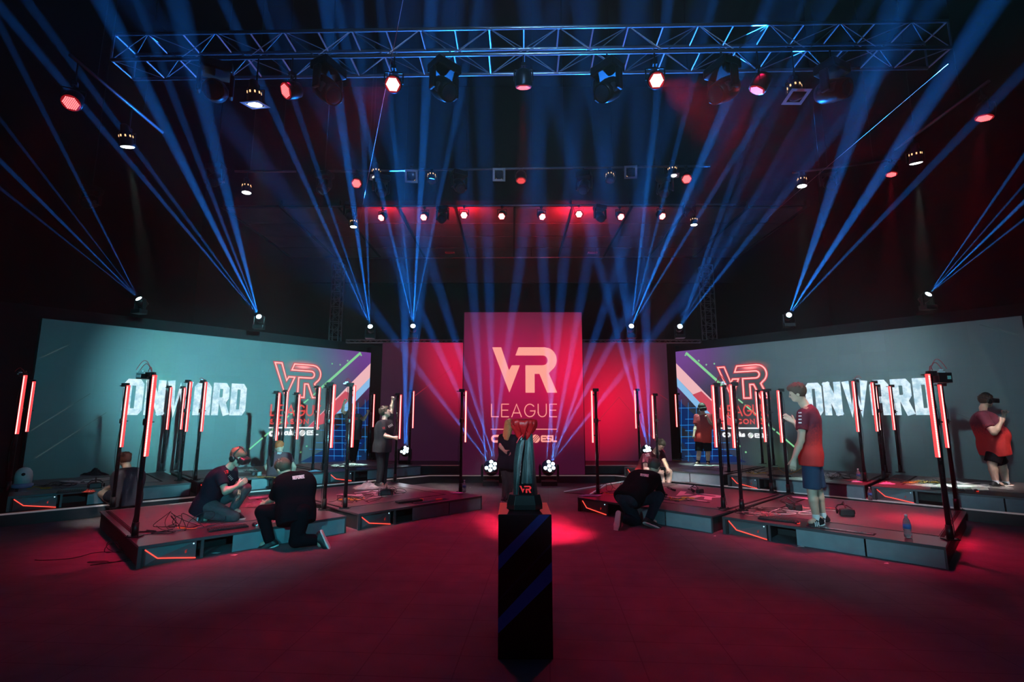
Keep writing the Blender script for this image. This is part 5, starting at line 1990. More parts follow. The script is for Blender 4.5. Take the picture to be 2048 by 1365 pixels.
def grad_mat(name, top, bot, z0, z1, rough=.7):
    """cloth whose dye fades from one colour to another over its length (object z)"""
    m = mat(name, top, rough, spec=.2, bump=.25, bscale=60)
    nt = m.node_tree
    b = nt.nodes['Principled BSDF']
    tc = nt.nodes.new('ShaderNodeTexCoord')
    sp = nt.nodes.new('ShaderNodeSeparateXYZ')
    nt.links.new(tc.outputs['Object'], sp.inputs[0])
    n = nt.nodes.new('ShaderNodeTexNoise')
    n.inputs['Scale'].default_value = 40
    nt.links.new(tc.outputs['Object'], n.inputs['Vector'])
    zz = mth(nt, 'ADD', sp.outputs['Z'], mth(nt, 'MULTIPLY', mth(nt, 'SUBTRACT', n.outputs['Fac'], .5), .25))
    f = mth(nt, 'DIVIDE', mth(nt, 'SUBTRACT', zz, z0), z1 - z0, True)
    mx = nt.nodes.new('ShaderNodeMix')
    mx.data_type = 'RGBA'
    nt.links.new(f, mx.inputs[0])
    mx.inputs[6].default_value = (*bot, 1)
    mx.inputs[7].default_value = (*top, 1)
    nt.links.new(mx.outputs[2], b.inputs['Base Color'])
    return m


def vv(a): return np.array(a, float)


def unit(a):
    a = vv(a)
    return a / (np.linalg.norm(a) + 1e-9)


def person(label, Y0, J, yaw, look, top, bottom, shoe, hair, hairc=(.05, .03, .02), S=1., bulk=1., voxel=.010,
           pelvis_yaw=None, sleeve=.55, bottom_len='long', headset=False, phones=False, bald=False, hands=('relax', 'relax'),
           longhair=False, belly=0., shoe_sole=(.75, .75, .75), text=None, fem=False, sleeve_long=False, glove=None, gz=None, stripes=False, socks=None, hem=.10):
    """J: joints in photo pixels with a depth offset from Y0:
       head neck chest pelvis; shL.. optional; elL wrL haL elR wrR haR knL anL toL knR anR toR"""
    W = {}
    for k, v in J.items():
        W[k] = vv(atY(v[0], v[1], Y0 + (v[2] if len(v) > 2 else 0)))
    f = unit((math.cos(R(yaw)), math.sin(R(yaw)), 0))          # facing direction of the chest
    left = vv((-f[1], f[0], 0))
    py_ = yaw if pelvis_yaw is None else pelvis_yaw
    pf = unit((math.cos(R(py_)), math.sin(R(py_)), 0))
    pleft = vv((-pf[1], pf[0], 0))
    spine = unit(W['chest'] - W['pelvis'])
    sw, hw = (.165 if fem else .19) * S, (.095 if fem else .088) * S
    for s_, nm in ((1, 'L'), (-1, 'R')):
        W.setdefault('sh' + nm, W['chest'] + left * sw * s_)
        W.setdefault('hi' + nm, W['pelvis'] + pleft * hw * s_ * (1 + .3 * (bulk - 1)))
    # limb lengths are kept human: a joint that the picture puts too near or far is pulled along its direction in depth
    hd, nk = W['head'], W['neck']
    lk = unit(look)
    up = unit(unit(hd - nk) * .6 + vv((0, 0, 1)) * .6)
    up = unit(up - lk * (up @ lk))
    side = np.cross(up, lk)                                   # person's left
    allp = np.array(list(W.values()))
    lo, hi = allp.min(0) - .26, allp.max(0) + .26
    base = vv((W['pelvis'][0], W['pelvis'][1], min(W['anL'][2], W['anR'][2]) - .06))
    b = bulk

    # ---------- body
    F = Field(lo, hi, voxel)
    ch, pe = W['chest'], W['pelvis']

    def torso(F, e, full=True, clipz=()):
        for t, w_, r in ((0.0, .085, .105), (.30, .075, .098), (.55, .095, .108), (.80, .115, .108), (1.0, .13 if not fem else .11, .068)):
            t = t * .97
            c = pe + (ch - pe) * t
            l = unit(pleft * (1 - t) + left * t)
            ww, rr = w_ * S * (1 + (b - 1) * .8), r * S * (1 + (b - 1) * .9)
            if t > .9: rr, ww = r * S, w_ * S
            F.cone(c - l * ww, c + l * ww, rr + e, rr + e, .06, clipz)
        for s_ in (-1, 1):
            F.cone(pe + pleft * s_ * .07 * S * b, pe + (ch - pe) * .85 + left * s_ * .10 * S, .10 * S * b + e, .09 * S + e, .05, clipz)
        if belly:
            F.ell(pe + (ch - pe) * .33 + pf * .075 * b, (pf, pleft, spine), (.125 * b * belly + e, .175 * b + e, .20 + e), .06, clipz)
        if fem:
            for s_ in (-1, 1):
                F.ell(pe + (ch - pe) * .72 + f * .085 + left * s_ * .075, (f, left, spine), (.055 + e, .065 + e, .065 + e), .03, clipz)
            F.cone(pe - pleft * .085 - spine * .03, pe + pleft * .085 - spine * .03, .115 + e, .115 + e, .05, clipz)

    torso(F, 0)
    F.cone(ch + (nk - ch) * .1, nk, .060 * S, .052 * S, .04)
    F.cone(nk, hd - up * .03 - lk * .012, .053 * S, .050 * S, .02)
    # head: skull, face, jaw, nose, ears
    hs = S
    F.ell(hd + up * .022 - lk * .012, (lk, side, up), (.096 * hs, .077 * hs, .098 * hs), .02)
    F.ell(hd - up * .035 + lk * .020, (lk, side, up), (.068 * hs, .060 * hs, .078 * hs), .03)
    F.ell(hd - up * .088 + lk * .048, (lk, side, up), (.030 * hs, .032 * hs, .024 * hs), .03)
    F.cone(hd + up * .002 + lk * .080, hd - up * .034 + lk * .100, .009, .014, .012)
    for s_ in (-1, 1):
        F.ell(hd + side * s_ * .077 * hs - up * .012 - lk * .006, (unit(lk + side * s_ * .3), unit(side * s_), up), (.020, .009, .033), .008)
        F.ell(hd + side * s_ * .032 + up * .010 + lk * .078, (lk, side, up), (.012, .016, .008), .015)
    # arms
    for s_, nm in ((1, 'L'), (-1, 'R')):
        sh, elb, wr, ha = W['sh' + nm], W['el' + nm], W['wr' + nm], W['ha' + nm]
        F.cone(ch + left * s_ * .08 * S, sh, .062 * S, .058 * S, .04)
        F.cone(sh, elb, .054 * S * (1 + (b - 1) * .6), .041 * S * (1 + (b - 1) * .6), .02)
        F.cone(elb, elb + (wr - elb) * .35, .041 * S * b ** .6, .042 * S * b ** .6, .015)
        F.cone(elb + (wr - elb) * .35, wr, .042 * S * b ** .6, .028 * S, .015)
        # hand
        hdv = unit(ha - wr)
        fw = unit(ha - elb)
        ref = unit(vv((0, 0, 1)) if abs(hdv[2]) < .8 else f)
        nrm = unit(np.cross(hdv, ref))                       # palm width axis candidates
        acr = unit(np.cross(nrm, hdv))
        mode = hands[0 if s_ > 0 else 1]
        k0 = wr + hdv * .088 * S
        pn = nrm * (1 if nrm @ (-left * s_) > 0 else -1)     # palm faces the body
        for j, off in enumerate((-.030, -.010, .010, .030)):
            F.cone(wr + hdv * .018 + acr * off * .55, k0 + acr * off, .0155, .0125, .012)
            L = (.062, .076, .082, .070)[j] if True else 0
            curl = {'relax': (.35, .5), 'grip': (1.3, 1.5), 'open': (.05, .1), 'point': (1.3, 1.5)}[mode]
            if mode == 'point' and j == 3: curl = (.1, .1)
            p0 = k0 + acr * off
            a1 = curl[0]
            d1 = unit(hdv * math.cos(a1) + pn * math.sin(a1) + acr * off * 1.2)
            a2 = a1 + curl[1]
            d2 = unit(hdv * math.cos(a2) + pn * math.sin(a2) + acr * off * .8)
            p1 = p0 + d1 * L * .52 * S
            p2 = p1 + d2 * L * .48 * S
            F.cone(p0, p1, .0105, .0098, .003)
            F.cone(p1, p2, .0098, .0085, .003)
        tq = wr + hdv * .035 + acr * .026
        td = unit(hdv * .75 + acr * .6 + pn * .45)
        F.cone(wr + hdv * .02 + acr * .010, tq + td * .012, .016, .013, .012)
        F.cone(tq + td * .01, tq + td * .045, .013, .0105, .003)
        F.cone(tq + td * .045, tq + td * .045 + unit(td + hdv * .6) * .026, .0105, .009, .003)
    # legs
    for s_, nm in ((1, 'L'), (-1, 'R')):
        hp, kn, an, to = W['hi' + nm], W['kn' + nm], W['an' + nm], W['to' + nm]
        F.cone(hp, kn, .088 * S * b ** .8, .056 * S * b ** .5, .03)
        calf = kn + (an - kn) * .30
        F.cone(kn, calf, .055 * S * b ** .5, .056 * S * b ** .6, .015)
        F.cone(calf, an, .056 * S * b ** .6, .037 * S * b ** .3, .015)
        ft = unit(to - an)
        F.cone(an, an + (to - an) * .5, .036, .034, .015)
    body = link('person', F.mesh('person', base), M_SKIN, None, tuple(base))
    tag(body, label, 'person')

    def part(F, name, m, parent=body):
        return link(name, F.mesh(name, base), m, parent)

    # ---------- shirt
    F = Field(lo, hi, voxel)
    hem_p = pe - spine * hem
    neckp = ch + (nk - ch) * .55
    cl = [(hem_p, -spine), (neckp, unit(nk - ch))]
    torso(F, .016, clipz=cl)
    F.cone(pe - spine * .10 - pleft * .075 * b, pe - spine * .10 + pleft * .075 * b, .134 * S * b, .134 * S * b, .05, cl)
    F.cone(pe + spine * .03 - pleft * .07 * b, pe + spine * .03 + pleft * .07 * b, .128 * S * b, .128 * S * b, .05, cl)
    F.cone(ch, nk, .078 * S, .072 * S, .04, cl)
    for s_, nm in ((1, 'L'), (-1, 'R')):
        sh, elb, wr = W['sh' + nm], W['el' + nm], W['wr' + nm]
        F.cone(ch + left * s_ * .08 * S, sh, .080 * S, .074 * S, .05, cl)
        end = sh + (elb - sh) * sleeve
        q = [(end, unit(elb - sh))]
        if sleeve_long:
            F.cone(sh, elb, .072 * S, .056 * S, .02)
            e2 = elb + (wr - elb) * .92
            F.cone(elb, wr, .055 * S, .040 * S, .02, [(e2, unit(wr - elb))])
        else:
            F.cone(sh, sh + (elb - sh) * (sleeve + .3), .073 * S * (1 + (b - 1) * .6), .068 * S * (1 + (b - 1) * .6), .015, q)
    shirt = part(F, 'shirt', top)

    # ---------- trousers or shorts
    F = Field(lo, hi, voxel)
    wp = pe + spine * .10
    cw = [(wp, spine)]
    F.cone(pe - pleft * .08 * S * b, pe + pleft * .08 * S * b, .118 * S * b, .118 * S * b, .05, cw)
    F.cone(pe + spine * .05 - pleft * .08 * b, pe + spine * .05 + pleft * .08 * b, .108 * S * b, .108 * S * b, .05, cw)
    if fem:
        F.cone(pe - pleft * .085 - spine * .03, pe + pleft * .085 - spine * .03, .125, .125, .05, cw)
    for s_, nm in ((1, 'L'), (-1, 'R')):
        hp, kn, an = W['hi' + nm], W['kn' + nm], W['an' + nm]
        if bottom_len == 'long':
            F.cone(hp, kn, .103 * S * b ** .8, .074 * S * b ** .5, .02)
            q = [(kn + (an - kn) * 1.02, unit(an - kn))]
            F.cone(kn, an, .073 * S * b ** .5, .060 * S, .02, q)
        else:
            t = {'short': .92, 'hot': .45, 'mid': .58}[bottom_len]
            q = [(hp + (kn - hp) * t, unit(kn - hp))]
            F.cone(hp, kn, .106 * S * b ** .8, .098 * S * b ** .5, .02, q)
    part(F, 'trousers' if bottom_len == 'long' else 'shorts', bottom)
    if fem:
        F = Field(lo, hi, voxel)
        for nm in 'LR':
            hp, kn, an = W['hi' + nm], W['kn' + nm], W['an' + nm]
            F.cone(hp, kn, .094, .062, .02)
            F.cone(kn, kn + (an - kn) * .3, .061, .060, .02)
            F.cone(kn + (an - kn) * .3, an, .060, .043, .02)
        part(F, 'tights', mat('tights', (.06, .06, .07), .6))

    # ---------- shoes
    for s_, nm in ((1, 'L'), (-1, 'R')):
        an, to, kn = W['an' + nm], W['to' + nm], W['kn' + nm]
        ft = unit(to - an)
        shin = unit(kn - an)
        upv = unit(shin - ft * (shin @ ft))
        F = Field(np.minimum(an, to) - .2, np.maximum(an, to) + .2, min(voxel, .009))
        hl = an - ft * .045 - upv * .045
        bl = an + ft * .115 - upv * .052
        tp = an + ft * .185 - upv * .058
        solp = an - upv * .072
        cs = [(solp, -upv)]
        F.cone(hl, bl, .040, .043, .02, cs)
        F.cone(bl, tp, .043, .033, .02, cs)
        F.cone(an - ft * .02, hl, .045, .040, .02, cs + [(an + upv * .03, upv)])
        F.cone(an + upv * .0, bl, .042, .036, .02, cs)
        so = part(F, 'shoe', shoe)
        F = Field(np.minimum(an, to) - .2, np.maximum(an, to) + .2, min(voxel, .008))
        cs = [(solp - upv * .016, -upv), (solp + upv * .004, upv)]
        off = upv * .018
        F.cone(hl - off, bl - off, .046, .048, .01, cs)
        F.cone(bl - off, tp - off, .048, .038, .01, cs)
        if stripes:
            sd = unit(np.cross(ft, upv))
            mb = MB()
            for q_ in (-1, 1):
                for i in range(3):
                    a_ = an + ft * (.035 + .028 * i) + sd * q_ * .050 - upv * .058
                    b_ = an + ft * (.012 + .026 * i) + sd * q_ * .036 - upv * .008
                    mb.tube(Vector(a_ - base), Vector(b_ - base), .006, n=6)
            mb.build('stripe', T_WHITE, so)
        part(F, 'shoe_sole', mat('sole%.2f' % shoe_sole[0], shoe_sole, .6), so)
        if socks:
            F = Field(np.minimum(an, to) - .2, np.maximum(an, to) + .2, min(voxel, .008))
            F.cone(an, an + shin * .10, .046, .044, .01, [(an + shin * .07, shin)])
            part(F, 'sock', socks)

    # ---------- hair
    if hair:
        F = Field(hd - .35, hd + .25, .008)
        cutn = unit(lk * 1.0 - up * .62)
        cp = hd + lk * .052 + up * .040
        pls = [(cp, cutn), (hd - up * .072, -up)]
        F.ell(hd + up * .030 - lk * .016, (lk, side, up), (.106 * hs, .086 * hs, .104 * hs), .01, pls)
        F.ell(hd + up * .075 + lk * .02, (lk, side, up), (.085 * hs, .070 * hs, .055 * hs), .02)
        if longhair:
            for s_ in (-1, 0, 1):
                F.cone(hd - lk * .035 + side * s_ * .045 + up * .03, hd - lk * .075 + side * s_ * .055 - up * .27, .055, .035, .03)
            F.cone(hd + side * .065 + up * .03, hd + side * .065 - lk * .02 - up * .2, .030, .022, .02)
        rn = random.Random(int(Y0 * 100))
        for i in range(26):
            a, e_ = rn.uniform(0, 6.28), rn.uniform(.15, 1.3)
            d = lk * math.cos(a) * math.cos(e_) + side * math.sin(a) * math.cos(e_) + up * math.sin(e_)
            if d @ cutn > .1: continue
            c = hd + up * .03 - lk * .014 + vv(d) * .090 * hs
            F.cone(c, c + vv(d) * .010 + up * .012 - lk * .006, .013, .007, .012)
        part(F, 'hair', hair_mat(hairc))
    # ---------- face marks
    for s_ in (-1, 1):
        MB().sphere(Vector(hd + side * s_ * .031 - up * .006 + lk * .083 - base), .0105, 8).build('eye', M_EYE, body)
    mb = MB()
    mb.path([Vector(hd - up * .062 + side * a + lk * (.092 - abs(a) * .35) - base) for a in (-.024, -.012, 0, .012, .024)], .0045, 6)
    mb.build('mouth', M_LIP, body)
    for s_ in (-1, 1):
        mb = MB()
        mb.path([Vector(hd + side * s_ * a + up * (.016 + .004 * i) + lk * (.087 - .012 * i) - base) for i, a in enumerate((.016, .03, .046))], .005, 5)
        mb.build('eyebrow', hair_mat(hairc), body)

    Rm = Matrix(((side[0], lk[0], up[0]), (side[1], lk[1], up[1]), (side[2], lk[2], up[2])))
    Mh = Matrix.Translation(Vector(hd - base)) @ Rm.to_4x4()
    if headset:
        mb = MB().prism([(-.085, -.035), (.085, -.035), (.082, .045), (.04, .055), (-.04, .055), (-.082, .045)], .075, .165)
        hs_ = mb.build('headset_visor', M_PLAST, body, bevel=.015)
        hs_.matrix_local = Mh
        mb = MB()
        pts = [(.080 * math.cos(a) * 1.12, .098 * math.sin(a) * 1.12, .035 - .02 * math.sin(a)) for a in [i * math.pi / 12 - math.pi for i in range(13)]]
        pts = [(x, y, z) for x, y, z in pts]
        mb.path([(-.08, .09, .01)] + pts + [(.08, .09, .01)], .011, 6)
        mb.path([(0, .10 * math.cos(a), .03 + .118 * math.sin(a)) for a in [i * math.pi / 10 for i in range(11)]], .011, 6)
        mb.build('headset_strap', M_PLAST, hs_)
    if phones:
        for s_ in (-1, 1):
            ep = MB().lathe([(.02, 0), (.044, .003), (.046, .02), (.030, .034)], 16, Matrix.Translation((s_ * .082, -.005, -.01)) @ Matrix.Rotation(s_ * math.pi / 2, 4, 'Y')).build('headphone_cup', M_PLAST, body)
            ep.matrix_local = Mh
        mb = MB().path([(.098 * math.cos(a), -.01, .02 + .118 * math.sin(a)) for a in [i * math.pi / 12 for i in range(13)]], .009, 6)
        mb.build('headphone_band', M_PLAST, ep)
    # ---------- lettering on the shirt
    if text:
        dg_shirt = shirt.data
        bvh = BVHTree.FromPolygons([v.co for v in dg_shirt.vertices], [tuple(p.vertices) for p in dg_shirt.polygons])
        for (tx_, px, py, wpx, hpx, tm, th, rot) in text:
            mb = MB()
            o = ORG - Vector(base)
            ca, sa = math.cos(R(rot)), math.sin(R(rot))

            def fn(x, y):
                X, Y = px + (x * ca + y * sa), py - (-x * sa + y * ca)
                d = ray(X, Y).normalized()
                hit = bvh.ray_cast(o, d)
                if hit[0] is None:
                    fn.miss = True
                    return (0, 0, 0)
                fn.last = hit[0] - d * .004
                return fn.last
            fn.miss = False
            if tx_ == 'VR':
                for pg in (V_POLY, R_POLY):
                    tri_poly(mb, [((p[0] / 1.42 - .5) * wpx, (p[1] - .5) * hpx) for p in pg], fn)
            elif tx_ == '|||':
                for i in range(4):
                    stroke(mb, [(-wpx / 2, (i / 3 - .5) * hpx), (wpx / 2, (i / 3 - .5) * hpx)], hpx * .12, fn)
            else:
                text_strokes(mb, tx_, BLOCK if tx_ == 'SN' else THIN, -wpx / 2, -hpx / 2, hpx, wpx, th, fn, gap=.3)
            if not fn.miss:
                mb.build('shirt_lettering', tm, shirt)
    return body, W, base


T_WHITE = mat('shirt_print_white', (.85, .85, .85), .6)
T_RED = mat('shirt_print_red', (.75, .05, .06), .6)
C_NAVY = mat('navy_jersey', (.013, .018, .030), .8, spec=.12, noise=.15, bump=.3, bscale=50)
C_BLACK = mat('black_cotton', (.006, .007, .010), .9, spec=.08, noise=.2, bump=.3, bscale=50)
C_JERSEY = mat('charcoal_jersey', (.030, .030, .036), .8, spec=.12, noise=.25, bump=.3, bscale=50)
C_GREYP = mat('grey_trousers', (.085, .085, .095), .85, spec=.15, noise=.25, bump=.3, bscale=40)
C_JEANS = mat('dark_jeans', (.012, .034, .050), .85, spec=.15, noise=.3, nscale=30, bump=.3, bscale=60)
C_SHOE = mat('black_shoe', (.015, .015, .017), .5)
C_GREYS = mat('grey_shoe', (.30, .29, .26), .7)


def yat(px, py, z): return at(px, py, z).y


MAR, RED_ = (.115, .018, .035), (.62, .035, .035)

# 1 standing player on the right, big figure seen half from behind
Y = yat(1636, 1050, Z1)
person('tall standing man in maroon and red shirt and navy shorts gesturing with one hand', Y,
       dict(head=(1594, 786, .02), neck=(1606, 806, .05), chest=(1619, 824, .05), pelvis=(1622, 912, .05),
            shL=(1606, 829, -.10), elL=(1602, 881, -.17), wrL=(1588, 918, -.20), haL=(1586, 932, -.20),
            elR=(1606, 868, .22), wrR=(1590, 846, .30), haR=(1578, 838, .33),
            knL=(1624, 984, -.02), anL=(1633, 1040, -.04), toL=(1609, 1050, -.08), knR=(1636, 980, .16), anR=(1646, 1035, .20), toR=(1622, 1043, .16)),
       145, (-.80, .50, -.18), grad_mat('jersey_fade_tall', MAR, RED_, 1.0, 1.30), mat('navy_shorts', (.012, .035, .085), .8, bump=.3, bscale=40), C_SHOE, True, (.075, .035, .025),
       S=1.03, bottom_len='short', voxel=.010, sleeve=.62, hands=('relax', 'open'), socks=M_CONN, stripes=True,
       text=[('SN', 1632, 823, 15, 9, T_WHITE, 2.2, -8), ('|||', 1600, 836, 4, 20, T_WHITE, 1, 0)], hem=.13)
# 2 headset player at the far right
Y = yat(2004, 972, Z2)
person('heavy man at the far right wearing a headset, red shirt and black shorts', Y,
       dict(head=(1972, 802), neck=(1966, 816, .02), chest=(1968, 833), pelvis=(1986, 893),
            shL=(1971, 832, .17), elL=(1998, 856, .22), wrL=(2008, 832, .2), haL=(2008, 822, .2),
            shR=(1964, 834, -.17), elR=(1988, 866, -.36), wrR=(2002, 846, -.42), haR=(2006, 832, -.42),
            knL=(2004, 930, .10), anL=(2013, 969, .10), toL=(2038, 977, .06), knR=(1984, 928, -.08), anR=(1992, 967, -.08), toR=(2014, 973, -.12)),
       -12, (.97, -.15, -.05), grad_mat('jersey_fade_heavy', MAR, RED_, .92, 1.12), C_BLACK, C_SHOE, True, (.05, .03, .02),
       S=1.0, bulk=1.28, belly=1.0, bottom_len='short', voxel=.012, headset=True, phones=True, sleeve=.7, hands=('grip', 'grip'), socks=M_CONN,
       text=[('VR', 1983, 826, 9, 7, T_WHITE, 1, -20)], hem=.15)
# 3 headset player facing the camera
Y = yat(1405, 929, Z2)
person('standing man facing us with headset, red shirt, black shorts, on the inner right back platform', Y,
       dict(head=(1404, 817), neck=(1406, 828), chest=(1408, 834), pelvis=(1406, 877),
            elR=(1391, 855, -.03), wrR=(1388, 869, -.10), haR=(1386, 875, -.12), elL=(1423, 851, -.08), wrL=(1416, 838, -.20), haL=(1413, 830, -.24),
            knR=(1398, 905, -.03), anR=(1396, 926, 0), toR=(1389, 929, -.15), knL=(1416, 905, -.03), anL=(1416, 927, 0), toL=(1414, 931, -.18)),
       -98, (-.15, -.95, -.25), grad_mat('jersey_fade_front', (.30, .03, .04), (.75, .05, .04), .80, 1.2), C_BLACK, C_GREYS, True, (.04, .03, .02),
       S=.98, bulk=1.05, bottom_len='short', voxel=.012, headset=True, phones=True, sleeve=.7, hands=('point', 'grip'), socks=C_BLACK, hem=.10, shoe_sole=(.5, .48, .4))
# 4 seated player
Y = yat(1288, 940, Z2) + .15
person('seated man in red shirt looking down at his gloved hand, on the platform edge', Y,
       dict(head=(1321, 890, -.28), neck=(1312, 902, -.18), chest=(1303, 912, -.12), pelvis=(1286, 946, .08),
            shR=(1290, 914, -.30), elR=(1291, 938, -.48), wrR=(1313, 944, -.62), haR=(1324, 945, -.68),
            shL=(1322, 907, -.02), elL=(1331, 928, -.22), wrL=(1336, 940, -.42), haL=(1337, 948, -.46),
            knL=(1339, 944, -.38), anL=(1336, 984, -.42), toL=(1338, 990, -.6), knR=(1322, 950, -.55), anR=(1331, 990, -.6), toR=(1336, 996, -.8)),
       -52, (.45, -.60, -.62), grad_mat('jersey_fade_seated', MAR, RED_, .42, .70), C_BLACK, C_SHOE, True, (.04, .025, .02),
       S=1.05, bulk=1.05, bottom_len='short', voxel=.011, sleeve=.6, hands=('grip', 'relax'),
       text=[('VR', 1295, 911, 8, 6, T_WHITE, 1, -15)], hem=.1)
# 5 kneeling technician with jeans
Y = yat(1285, 1052, 0)
person('kneeling technician in black top and dark jeans seen from behind, right wing', Y,
       dict(head=(1309, 934, .42), neck=(1301, 948, .34), chest=(1292, 953, .27), pelvis=(1258, 995, .0),
            shR=(1311, 957, .08), elR=(1322, 988, .22), wrR=(1325, 992, .42), haR=(1328, 993, .50),
            shL=(1277, 951, .42), elL=(1285, 985, .5), wrL=(1308, 990, .6), haL=(1318, 990, .62),
            hiL=(1251, 1001, .0), hiR=(1270, 1000, -.02),
            knL=(1272, 1044, .10), anL=(1241, 1036, -.22), toL=(1238, 1060, -.26), knR=(1317, 994, .08), anR=(1298, 1040, -.12), toR=(1320, 1049, -.10)),
       35, (.6, .72, -.40), C_BLACK, C_JEANS, C_SHOE, True, (.06, .04, .035),
       S=1.06, bulk=1.1, voxel=.010, sleeve_long=True, hem=.06,
       text=[('REFEREE', 1289, 951, 17, 5, T_WHITE, 1., 8)])
# 6 woman behind the trophy
Y = yat(1012, 1003, 0)
person('blonde woman in black behind the trophy seen from behind, hand on hip', Y,
       dict(head=(1020, 851), neck=(1018, 866), chest=(1017, 876), pelvis=(1015, 924),
            elL=(1001, 893, -.05), wrL=(1009, 903, -.10), haL=(1013, 905, -.11), elR=(1027, 902, .05), wrR=(1030, 920, .1), haR=(1031, 928, .1),
            knL=(1011, 964, .02), anL=(1008, 998, 0), toL=(1012, 1003, .15), knR=(1020, 964, .06), anR=(1019, 997, .1), toR=(1024, 1001, .25)),
       62, (.72, .66, -.1), C_NAVY, C_BLACK, C_SHOE, True, (.82, .55, .22),
       S=.92, fem=True, bottom_len='hot', voxel=.011, longhair=True, sleeve=.7, hem=.12,
       text=[('REF', 1013, 877, 6, 3, T_WHITE, .7, -10)])
# 7 man reaching up a pole
Y = yat(764, 972, Z1)
person('man in charcoal jersey and black trousers reaching up to the top of a pole', Y,
       dict(head=(770, 825), neck=(769, 838), chest=(770, 847), pelvis=(765, 893),
            shL=(779, 843, .15), elL=(783, 818, .18), wrL=(785, 803, .12), haL=(788, 794, .10),
            shR=(764, 850, -.15), elR=(769, 872, -.16), wrR=(786, 876, -.16), haR=(793, 877, -.14),
            knL=(768, 930, .10), anL=(767, 968, .12), toL=(778, 973, .08), knR=(762, 932, -.06), anR=(758, 966, -.08), toR=(770, 972, -.14)),
       -20, (.85, .32, .35), C_JERSEY, mat('black_trousers', (.017, .020, .025), .9, spec=.12, bump=.3, bscale=30), C_SHOE, True, (.05, .03, .025),
       S=1.0, bulk=1.1, voxel=.011, sleeve=.6, hands=('grip', 'grip'), shoe_sole=(.4, .4, .4),
       text=[('VR', 767, 857, 6, 5, T_RED, 1, -5), ('|||', 781, 852, 4, 8, T_WHITE, 1, 60)], hem=.12)
# 8 player with raised arms
Y = yat(703, 925, Z2)
person('bald man in dark shirt with both arms raised behind the left wing poles', Y,
       dict(head=(706, 816), neck=(707, 827), chest=(708, 834), pelvis=(707, 872),
            shR=(699, 832, 0), elR=(685, 823, -.1), wrR=(688, 806, -.2), haR=(692, 800, -.22), shL=(718, 834, 0), elL=(727, 840, -.1), wrL=(735, 828, -.2), haL=(738, 822, -.22),
            knR=(702, 900, -.04), anR=(700, 922, 0), toR=(697, 926, -.15), knL=(711, 900, -.04), anL=(707, 924, 0), toL=(706, 928, -.18)),
       -85, (-.05, -.95, -.25), mat('dark_tee', (.05, .05, .06), .8, noise=.2), C_BLACK, mat('white_shoe', (.6, .58, .55), .6), False, (.05, .03, .02),
       S=.98, voxel=.012, sleeve=.55, hands=('grip', 'grip'),
       text=[('VR', 712, 838, 7, 6, T_RED, 1, 0)], hem=.1)
# 9 red-haired person bending over
Y = yat(562, 978, SH)
person('red-haired person in a maroon shirt crouching at the platform behind the referee', Y,
       dict(head=(559, 895, .34), neck=(560, 906, .22), chest=(561, 914, .12), pelvis=(556, 948, -.06),
            shL=(548, 912, .14), elL=(533, 934, .05), wrL=(539, 952, .10), haL=(541, 959, .12), shR=(575, 914, .14), elR=(588, 935, .12), wrR=(584, 950, .25), haR=(580, 955, .28),
            knL=(548, 962, .30), anL=(551, 972, -.05), toL=(549, 976, .12), knR=(568, 962, .30), anR=(565, 972, -.05), toR=(567, 976, .12)),
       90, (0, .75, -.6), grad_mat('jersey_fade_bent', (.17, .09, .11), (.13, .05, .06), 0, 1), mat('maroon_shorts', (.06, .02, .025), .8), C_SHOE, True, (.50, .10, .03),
       S=1.0, bulk=1.05, voxel=.011, sleeve=.6,
       text=[('REF', 559, 907, 9, 4, T_WHITE, .9, 0)], hem=.08)
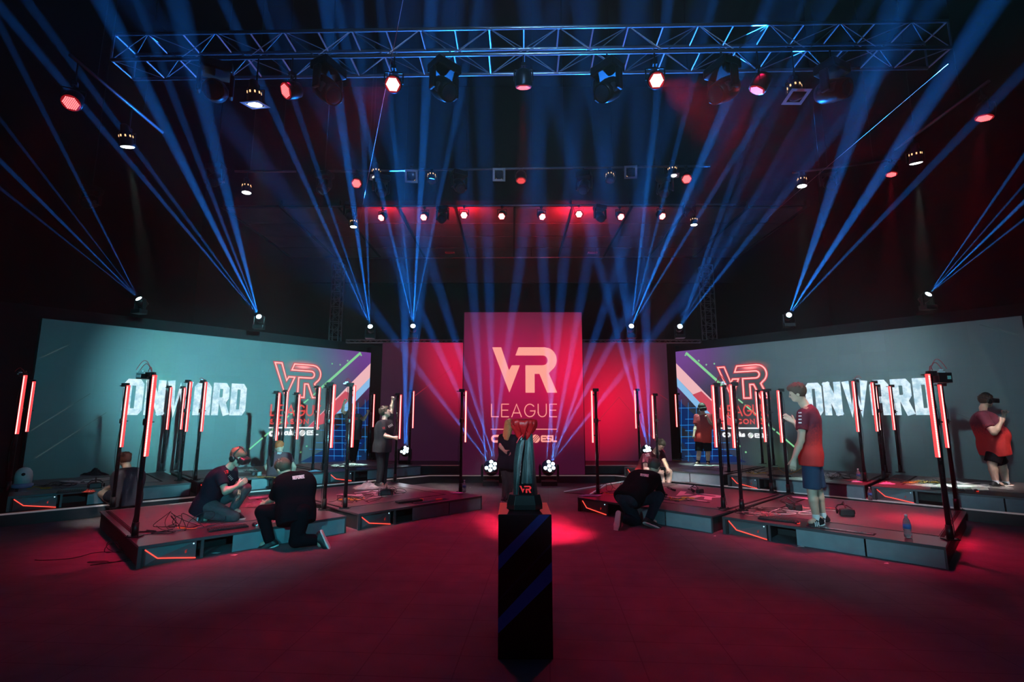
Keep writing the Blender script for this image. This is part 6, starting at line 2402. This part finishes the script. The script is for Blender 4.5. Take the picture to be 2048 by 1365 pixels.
# 10 referee kneeling at the front
Y = yat(560, 1096, 0)
person('kneeling referee in black, white sole showing, at the front of the left wing', Y,
       dict(head=(566, 938, .25), neck=(577, 952, .22), chest=(589, 958, .18), pelvis=(592, 1022, .05),
            shL=(562, 963, .08), elL=(549, 997, .2), wrL=(533, 1006, .36), haL=(527, 1009, .38), shR=(609, 962, .28), elR=(600, 1000, .30), wrR=(570, 1008, .45), haR=(560, 1010, .48),
            hiL=(580, 1025, .08), hiR=(604, 1026, .0),
            knL=(524, 1024, .05), anL=(540, 1084, .03), toL=(509, 1096, -.02), knR=(592, 1082, -.03), anR=(636, 1080, -.02), toR=(645, 1100, -.04)),
       128, (-.72, .40, -.50), C_BLACK, C_BLACK, C_SHOE, True, (.05, .035, .03),
       S=1.06, bulk=1.10, voxel=.010, sleeve=.95, hem=.16,
       text=[('REFEREE', 597, 955, 24, 7, T_WHITE, 1.4, -8)], shoe_sole=(.85, .82, .78))
# 11 kneeling player with headset
Y = yat(455, 1040, Z1)
person('kneeling man in navy jersey wearing a headset with hands on his knee', Y,
       dict(head=(475, 915, .05), neck=(462, 932, .08), chest=(450, 945, .08), pelvis=(416, 1008, .08),
            shR=(441, 951, -.10), elR=(451, 984, -.16), wrR=(474, 973, -.10), haR=(485, 966, -.06), shL=(461, 943, .26), elL=(472, 978, .26), wrL=(479, 982, .16), haL=(479, 992, .12),
            hiR=(416, 1012, -.02), hiL=(426, 1006, .16),
            knR=(467, 1035, -.06), anR=(412, 1030, -.06), toR=(408, 1048, -.08), knL=(491, 978, .22), anL=(466, 1020, .16), toL=(488, 1028, .12)),
       -8, (.86, -.12, -.42), C_NAVY, C_GREYP, C_SHOE, True, (.16, .055, .035),
       S=.98, bulk=1.05, voxel=.010, sleeve=.62, headset=True, phones=True, hands=('relax', 'relax'), hem=.14, shoe_sole=(.8, .85, .85),
       text=[('VR', 453, 945, 9, 7, T_RED, 1.2, -15), ('|||', 461, 956, 5, 9, T_WHITE, 1, -40)])
# 12 squatting man at the left
Y = yat(244, 1036, .0)
person('squatting man in navy shirt and shorts seen from behind at the far left', Y,
       dict(head=(250, 921, .12), neck=(254, 934, .08), chest=(257, 947, .05), pelvis=(254, 997, .0),
            shL=(244, 948, -.06), elL=(230, 970, .05), wrL=(203, 985, .22), haL=(194, 996, .25), shR=(270, 950, .17), elR=(262, 976, .22), wrR=(238, 984, .32), haR=(226, 990, .34),
            knL=(204, 988, .12), anL=(232, 1014, .02), toL=(215, 1021, .12), knR=(220, 990, .34), anR=(246, 1014, .15), toR=(232, 1019, .28)),
       138, (-.75, .60, -.25), mat('navy_fade_shirt', (.016, .018, .032), .7, noise=.2, bump=.3, bscale=50), C_NAVY, C_SHOE, True, (.16, .07, .04),
       S=1.0, voxel=.011, sleeve=.6, bottom_len='mid',
       text=[('REF', 264, 937, 15, 4, T_WHITE, 1.0, -8)], hem=.14)
